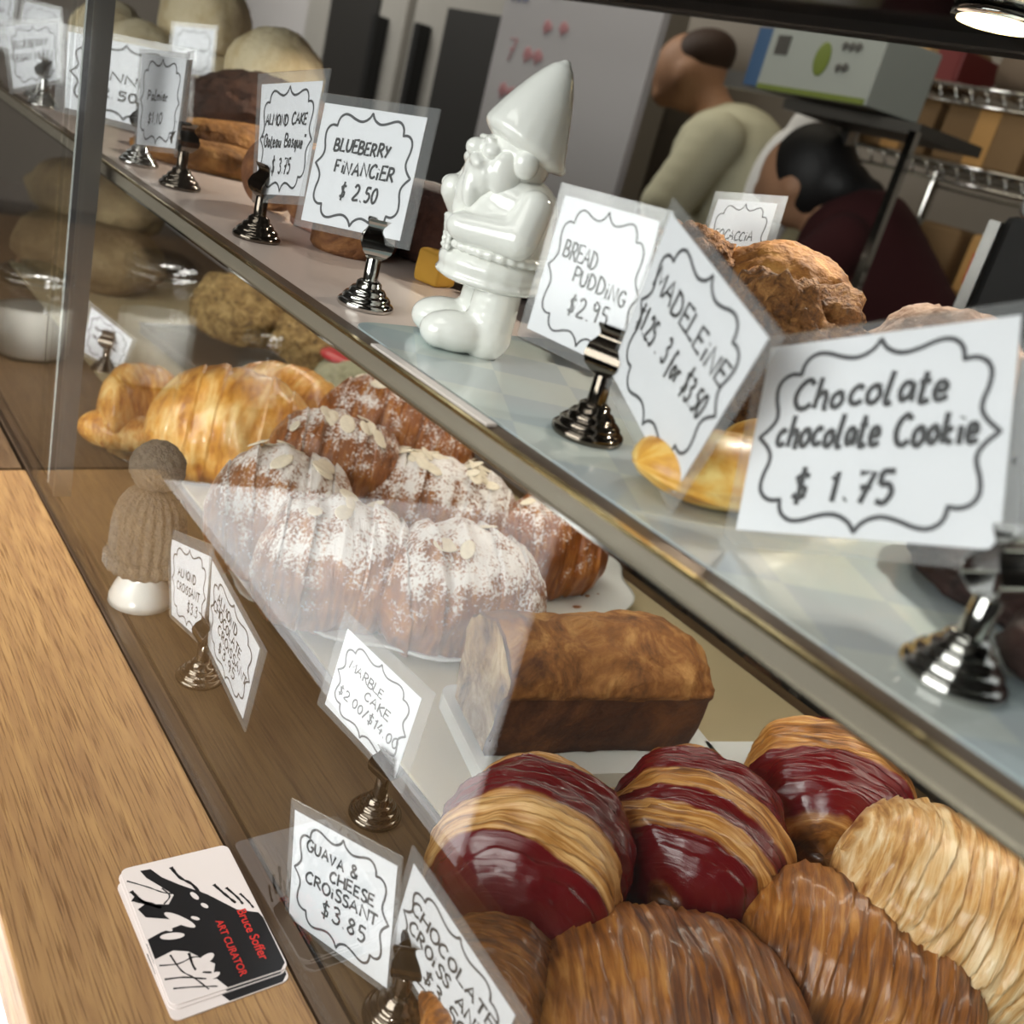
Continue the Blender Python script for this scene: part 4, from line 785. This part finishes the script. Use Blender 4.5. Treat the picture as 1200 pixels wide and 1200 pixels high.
# ------------------------------------------------------------------ far end of the lower level
nutm = crust_mat('nut_crust_far', '#4d3a20', '#84693a', '#b39a66', 90)
crumbly('nut topped pastry behind the big golden croissant', 'nut_pastry', 'pastry', (-1.215, .520, .030), (.070, .055, .050), 51, nutm, 'nut topped pastries', .4, .14)
crumbly('nut topped pastry deeper under the shelf behind the first', 'nut_pastry', 'pastry', (-1.13, .585, .030), (.060, .05, .040), 52, nutm, 'nut topped pastries', .4, .14)
def tray(lab, c, sx, sy, rz, m):
    t = thing('metal_tray', lab, 'tray', c, rz, 'metal trays')
    bm = bmesh.new(); rrect(bm, -sx / 2, sx / 2, -sy / 2, sy / 2, 0, .002, .01); obj('tray_base', bm, m, t, smooth=False)
    bm = bmesh.new(); pts = [(-sx / 2, -sy / 2), (sx / 2, -sy / 2), (sx / 2, sy / 2), (-sx / 2, sy / 2), (-sx / 2, -sy / 2)]
    for a, b in zip(pts, pts[1:]): tube(bm, [(*a, .012), (*b, .012)], .0022, 8); 
    obj('tray_rim', bm, M['steel'], t)
    bm = bmesh.new()
    for a, b in zip(pts, pts[1:]):
        f = [bm.verts.new((*a, 0)), bm.verts.new((*b, 0)), bm.verts.new((*b, .012)), bm.verts.new((*a, .012))]; bm.faces.new(f)
    obj('tray_wall', bm, m, t, smooth=False)
tray('dull grey metal tray under the nut topped pastries', (-1.17, .55, .0026), .26, .24, .1, M['steel'])
tray('grey metal tray behind the dark almond croissant', (-.98, .61, .0026), .13, .15, .1, M['steel'])
crumbly('grey wrapped pastry with a red top on the grey tray', 'red_topped_pastry', 'pastry', (-1.02, .600, .006), (.060, .058, .040), 53, crust_mat('greyish_crust', '#6b6a52', '#8a8a70', '#9d9b86', 30), None, 0, .08)
bm = bmesh.new(); ell(bm, (0, 0, 0), (.032, .03, .008)); tag(obj('fruit_topping', bm, mat('red_fruit', '#a8323a', .3), None, loc=(-1.045, .588, .064)), 'flat red fruit topping on the grey pastry under the shelf', 'fruit topping')
tg = thing('price_tag', 'tiny white price tag behind the dark almond croissant', 'price tag', (-.955, .578, .0046), rad(35))
bm = bmesh.new(); bx(bm, (0, 0, .028), (.026, .0012, .022)); obj('tag_card', bm, M['paper'], tg, smooth=False)
bm = bmesh.new(); tube(bm, [(0, .001, 0), (0, .001, .03)], .0012, 8); obj('tag_pin', bm, M['steel'], tg)
BW = 'large breads below the shelf beyond the post'
bagm = crust_mat('olive_crust', '#54432c', '#7a6748', '#9c8a66', 8)
crumbly('large olive brown bread below the shelf, upper one left of the post', 'country_bread', 'bread', (-1.62, .44, .075), (.12, .09, .055), 61, bagm, BW, .3, .07, 4)
crumbly('large olive brown bread below the shelf, lower one left of the post', 'country_bread', 'bread', (-1.56, .42, .003), (.13, .10, .060), 62, bagm, BW, .2, .07, 4)
lb2 = box('bread_board', (-1.60, .395, .085), (.035, .018, .24), wood('board_wood', '#9a7448', '#7c5a34', .5), None, .003, rot=(0, .5, rad(75))); tag(lb2, 'wooden bread board leaning against the breads beside the post', 'bread board')
block('black box under the shelf beyond the post', 'black_box', 'box', (-1.55, .52, .15), (.16, .12, .09), M['black'], None, .1, .0); bpy.data.objects['black_box'].location.z = .146

# sugar shakers on the side bar, seen as reflections in the pane
SJ = 'glass sugar shakers on the side bar'
def shaker(lab, x, y, s, h):
    t = thing('sugar_shaker', lab, 'sugar shaker', (x, y, .0003), 0, SJ)
    bm = bmesh.new(); lathe(bm, [(.036 * s, 0), (.040 * s, .003), (.040 * s, h * .70), (.036 * s, h * .78), (.034 * s, h * .80)], 40); obj('glass_body', bm, M['jarglass'], t)
    bm = bmesh.new(); lathe(bm, [(.036 * s, .003), (.0385 * s, .006), (.0385 * s, h * .52), (.02 * s, h * .54)], 36); obj('sugar', bm, M['salt'], t)
    bm = bmesh.new(); lathe(bm, [(.037 * s, h * .80), (.039 * s, h * .81), (.039 * s, h * .86), (.0375 * s, h * .87), (.039 * s, h * .88), (.038 * s, h * .93), (.028 * s, h * .985), (.010 * s, h)], 40); obj('metal_lid', bm, M['chrome'], t)
shaker('large sugar shaker in the middle of the side bar', -1.109, .018, 1.0, .150)
shaker('sugar shaker nearest the case glass on the side bar', -1.177, .132, .9, .105)
shaker('small slim salt shaker farthest from the glass on the side bar', -1.035, -.079, .55, .095)

# ------------------------------------------------------------------ kitchen behind the case
def part(name, c, s, m, parent, bev=0): return box(name, c, s, m, parent, bev)
wbd = thing('whiteboard', 'large pale whiteboard with red and blue writing behind the gnome', 'whiteboard', (-2.085, 1.62, -.1))
part('board_panel', (0, 0, .62), (.61, .02, 1.5), M['board'], wbd); part('support_post', (0, .03, -.35), (.5, .03, .9), M['board'], wbd)
def scribble(name, m, parent, ox, oz, lines, y, s):
    bm = bmesh.new(); rng = random.Random(9)
    for k, tx in enumerate(lines):
        st, w = write(tx, rng)
        for q in st: tube(bm, [(ox + a * s, y, oz - k * s * 1.7 + b * s) for a, b in q], .0026, 5)
    obj(name, bm, m, parent)
scribble('red_writing', mat('red_marker', '#b98486', .6), wbd, -.24, .60, ['7 ~~', '~~~', '', '1 ~'], -.0115, .058)
scribble('blue_writing', mat('blue_marker', '#6f7ba6', .6), wbd, -.28, .86, ['~~~', '~~ ~', '~~~'], -.0115, .036)
scribble('red_list', bpy.data.materials['red_marker'], wbd, -.14, .84, ['~', ' ~', ' ~ ~'], -.0115, .05)
fr = thing('steel_refrigerator', 'dark grey steel refrigerator with two doors behind the price signs', 'refrigerator', (-3.56, 2.0, FZ))
part('cabinet', (0, .3, .95), (1.75, .5, 1.9), M['fridge'], fr)
for x in (-.46, .46):
    d = part('door', (x, .03, 1.0), (.86, .06, 1.78), M['fridge'], fr, .006); part('handle', (-.30 if x > 0 else .30, -.06, .28), (.04, .05, .40), M['black'], d); part('dark_window', (.02, -.033, .24), (.42, .012, .62), M['recess'], d)
wp = thing('wall_panel', 'pale wall panel with faint red writing at the top left', 'panel', (-5.35, 2.1, FZ)); part('panel_board', (0, 0, 1.1), (2.1, .03, 2.2), M['board'], wp); scribble('red_writing', bpy.data.materials['red_marker'], wp, .45, 1.62, ['~~~ ~~', ' ~~'], -.017, .075)

# people
def person(lab, loc, rz, clothm, body_fn, cloth_fn, hair_fn, hairm, apron=None):
    t = thing('person', lab, 'person', loc, rz)
    b = blob('body', body_fn, M['skin'], t, .012, 6); c = blob('shirt', cloth_fn, clothm, t, .012, 6)
    if hair_fn: blob('hair', hair_fn, hairm, t, .010, 4)
    return t
def legs(bm, z0):
    for s in (1, -1): cap(bm, (.09 * s, .02, z0), (.09 * s, 0, .48), .085, .062, 9); cap(bm, (.09 * s, 0, .48), (.09 * s, .02, .08), .06, .042, 9); ell(bm, (.09 * s, -.05, .045), (.045, .12, .045))
def hand(bm, c, d):
    c = V(c); d = V(d).normalized(); s = d.cross(V((0, 0, 1))).normalized(); ell(bm, c + d * .03, (.042, .040, .022))
    for k, l in ((-1.5, .062), (-.5, .075), (.5, .078), (1.5, .068)): cap(bm, c + d * .05 + s * .019 * k, c + d * (.05 + l) + s * .021 * k - V((0, 0, .02)), .0125, .011, 5)
    cap(bm, c + d * .01 + s * .03, c + d * .06 + s * .065, .014, .012, 5)
# man in the cream shirt, bent over, facing local -y
def man_body(bm):
    legs(bm, .90); ell(bm, (0, .03, .96), (.17, .13, .14)); cap(bm, (0, .03, 1.0), (0, -.12, 1.30), .145, .15, 7); cap(bm, (0, -.14, 1.36), (0, -.24, 1.46), .062, .058, 5)
    ell(bm, (0, -.29, 1.50), (.078, .105, .110), (.5, 0, 0)); ell(bm, (0, -.385, 1.47), (.018, .022, .022)); ell(bm, (0, -.345, 1.425), (.04, .04, .035))
    for s in (1, -1): ell(bm, (.080 * s, -.28, 1.49), (.012, .028, .034)); cap(bm, (.18 * s, -.13, 1.33), (.235 * s, -.20, 1.06), .056, .046, 7); cap(bm, (.235 * s, -.20, 1.06), (.17 * s, -.42, 1.0), .042, .032, 7); hand(bm, (.17 * s, -.42, 1.0), (-.3 * s, -1, -.1))
def man_shirt(bm):
    ell(bm, (0, .03, .98), (.185, .150, .12)); cap(bm, (0, .03, 1.02), (0, -.11, 1.29), .165, .168, 7); ell(bm, (0, -.12, 1.36), (.16, .11, .07), (.4, 0, 0))
    for s in (1, -1): cap(bm, (.165 * s, -.12, 1.34), (.225 * s, -.18, 1.14), .078, .072, 6)
def man_hair(bm): ell(bm, (0, -.270, 1.552), (.078, .094, .072), (.5, 0, 0))
person('person in a cream shirt bending forward, back turned, beside the whiteboard', (-2.03, 2.40, FZ), rad(-62), M['cloth'], man_body, man_shirt, man_hair, mat('short_brown_hair', '#3a261b', .7)).scale = (1.08, 1.08, 1.01)
def wom_body(bm):
    legs(bm, .86); ell(bm, (0, .08, .92), (.17, .14, .14)); cap(bm, (0, .06, .95), (0, -.16, 1.18), .14, .13, 7); cap(bm, (0, -.20, 1.22), (0, -.28, 1.27), .055, .052, 5); ell(bm, (0, -.34, 1.29), (.075, .10, .105), (.8, 0, 0)); ell(bm, (0, -.43, 1.25), (.016, .02, .02))
    for s in (1, -1): ell(bm, (.076 * s, -.33, 1.28), (.012, .026, .032)); cap(bm, (.16 * s, -.17, 1.19), (.21 * s, -.30, .98), .050, .042, 7); cap(bm, (.21 * s, -.30, .98), (.15 * s, -.50, .98), .040, .030, 7); hand(bm, (.15 * s, -.50, .98), (-.2 * s, -1, -.1))
def wom_shirt(bm):
    ell(bm, (0, .08, .94), (.185, .165, .13)); cap(bm, (0, .06, .98), (0, -.15, 1.17), .158, .150, 7)
    for s in (1, -1): cap(bm, (.15 * s, -.16, 1.19), (.205 * s, -.27, 1.02), .068, .058, 6)
def wom_hair(bm): ell(bm, (0, -.318, 1.312), (.088, .105, .108), (.8, 0, 0)); ell(bm, (0, -.24, 1.30), (.075, .07, .06)); ell(bm, (0, -.18, 1.29), (.05, .05, .045))
person('person with black hair in a dark maroon top leaning over, behind the bread pudding', (-1.20, 2.0, FZ), rad(-68), M['maroon'], wom_body, wom_shirt, wom_hair, M['hair']).scale = (.93, .93, 1.01)
ap = blob('white_apron', lambda bm: (ell(bm, (0, 0, .10), (.09, .025, .16)), ell(bm, (.02, .01, .25), (.05, .02, .06))), M['whitepanel'], None, .008, 4); ap.location = (-1.69, 2.04, .26); tag(ap, 'crumpled white cloth hanging right of the cream shirt', 'cloth')
hk = box('cloth_hook_rail', (-1.72, 2.06, .60), (.5, .02, .04), M['steel']); tag(hk, 'steel hook rail holding the crumpled white cloth', 'hook rail')

# wire shelving with boxes
rk = thing('wire_rack', 'chrome wire storage rack full of boxes on the right', 'storage rack', (-1.29, 2.35, FZ))
for x in (-.30, .62):
    for y in (-.2, .2):
        bm = bmesh.new(); tube(bm, [(x, y, 0), (x, y, 2.0)], .0125, 12); obj('post', bm, M['chrome'], rk)
for z in (.55, 1.15, 1.42, 1.58):
    bm = bmesh.new()
    for y in (-.2, .2): tube(bm, [(-.30, y, z), (.62, y, z)], .006, 6); tube(bm, [(-.30, y, z - .035), (.62, y, z - .035)], .005, 6)
    for i in range(24): x = -.29 + .9 * i / 23; tube(bm, [(x, -.2, z), (x, .2, z)], .0035, 6); tube(bm, [(x, -.2, z), (x + .02, -.2, z - .035)], .003, 5)
    obj('wire_shelf', bm, M['chrome'], rk)
def carton(name, lab, c, s, m, cat='box', group=None, rz=0):
    t = thing(name, lab, cat, c, rz, group); part('carton', (0, 0, s[2] / 2), s, m, t, .004); part('tape', (0, -s[1] / 2 - .001, s[2] / 2), (.05, .001, s[2] * .98), M['tan'] if m == M['cardboard'] else m, t); return t
KB = 'cardboard boxes on the wire rack'
zr = lambda z: FZ + z + .0065
carton('cardboard_box', 'open cardboard box on the middle rack shelf', (-1.50, 2.28, zr(1.42)), (.19, .24, .125), M['cardboard'], group=KB)
carton('cardboard_box', 'cardboard box right of the first on the middle rack shelf', (-1.28, 2.28, zr(1.42)), (.21, .24, .125), M['cardboard'], group=KB)
carton('cardboard_box', 'small cardboard box on the top rack shelf', (-1.53, 2.30, zr(1.58)), (.10, .22, .10), M['cardboard'], group=KB)
carton('snack_box', 'dark red snack box on the top rack shelf', (-1.43, 2.24, zr(1.58)), (.07, .16, .07), mat('dark_red_card', '#6a1f1c', .6))
bm = bmesh.new(); lathe(bm, [(.03, 0), (.055, .001), (.055, .42), (.03, .421)], 30); rl = obj('paper_roll', bm, M['rollp'], None, loc=(-1.36, 2.30, zr(1.58) + .056)); rl.rotation_euler = (0, rad(90), 0); tag(rl, 'large roll of brown paper lying on the top rack shelf', 'paper roll')
tb = thing('tan_tub', 'tan round tub at the right end of the middle rack shelf', 'tub', (-1.09, 2.24, zr(1.42))); bm = bmesh.new(); lathe(bm, [(.06, 0), (.068, .003), (.072, .12), (.068, .124)], 30); obj('tub_body', bm, M['tan'], tb); bm = bmesh.new(); lathe(bm, [(.074, .118), (.074, .132), (.06, .134)], 30); obj('tub_lid', bm, M['dark'], tb)
gb = thing('printed_carton', 'long white printed carton with a green emblem, high beside the rack', 'carton', (-1.33, 1.74, .55), rad(-10))
part('carton', (0, -.04, .06), (.32, .14, .12), M['carton'], gb, .003); part('blue_end', (-.185, -.04, .06), (.05, .13, .11), M['blue'], gb); part('green_edge', (0, -.1105, .006), (.31, .002, .010), M['olive'], gb)
bm = bmesh.new(); ell(bm, (.01, -.111, .068), (.022, .002, .030)); obj('emblem', bm, M['olive'], gb); part('printed_block', (-.115, -.111, .085), (.04, .002, .035), M['greydoor'], gb)
scribble('printed_lines', M['greydoor'], gb, .055, .085, ['~~~', '~~'], -.111, .022)
cs = thing('steel_cabinet', 'steel overhead shelf carrying the printed carton', 'shelf', (-1.33, 1.78, .535)); part('shelf_plate', (.06, 0, 0), (.32, .22, .02), M['greydoor'], cs); part('shelf_leg', (.22, -.12, -.72), (.016, .016, 1.43), M['chrome'], cs); part('shelf_leg', (-.09, .11, -.72), (.025, .025, 1.43), M['steel'], cs)
SB = 'packages on the lower rack shelf'
for i, (lab, x, m, w) in enumerate((('cream package with a small blue label on the lower rack shelf', -1.46, M['carton'], .10), ('brown paper bag on the lower rack shelf', -1.31, M['cardboard'], .11), ('package with a red picture on the lower rack shelf', -1.17, M['tan'], .12))):
    t = thing('package', lab, 'package', (x, 2.24, zr(1.15)), 0, SB); part('packet', (0, 0, .07), (w, .10, .14), m, t, .012)
    if i != 1: part('picture', (0, -.051, .065), (w * .6, .002, .07), [M['blue'], None, M['red']][i], t)
bp = thing('black_appliance', 'tall black appliance in front of the rack at the right', 'appliance', (-.53, 1.16, FZ), rad(15)); part('appliance_body', (0, 0, .66), (.13, .16, 1.32), M['black'], bp, .01); part('steel_edge', (-.07, -.08, .66), (.012, .012, 1.3), M['steel'], bp)
pl = thing('plastic_bag', 'clear plastic wrapped package lying on the black appliance at the right edge', 'plastic bag', (-.53, 1.15, .4205), rad(30)); bm = bmesh.new(); bx(bm, (0, 0, .06), (.13, .07, .12), None, .012, 3); obj('plastic_sleeve', bm, M['plastic'], pl); part('white_contents', (0, 0, .06), (.10, .045, .09), M['carton'], pl, .006)
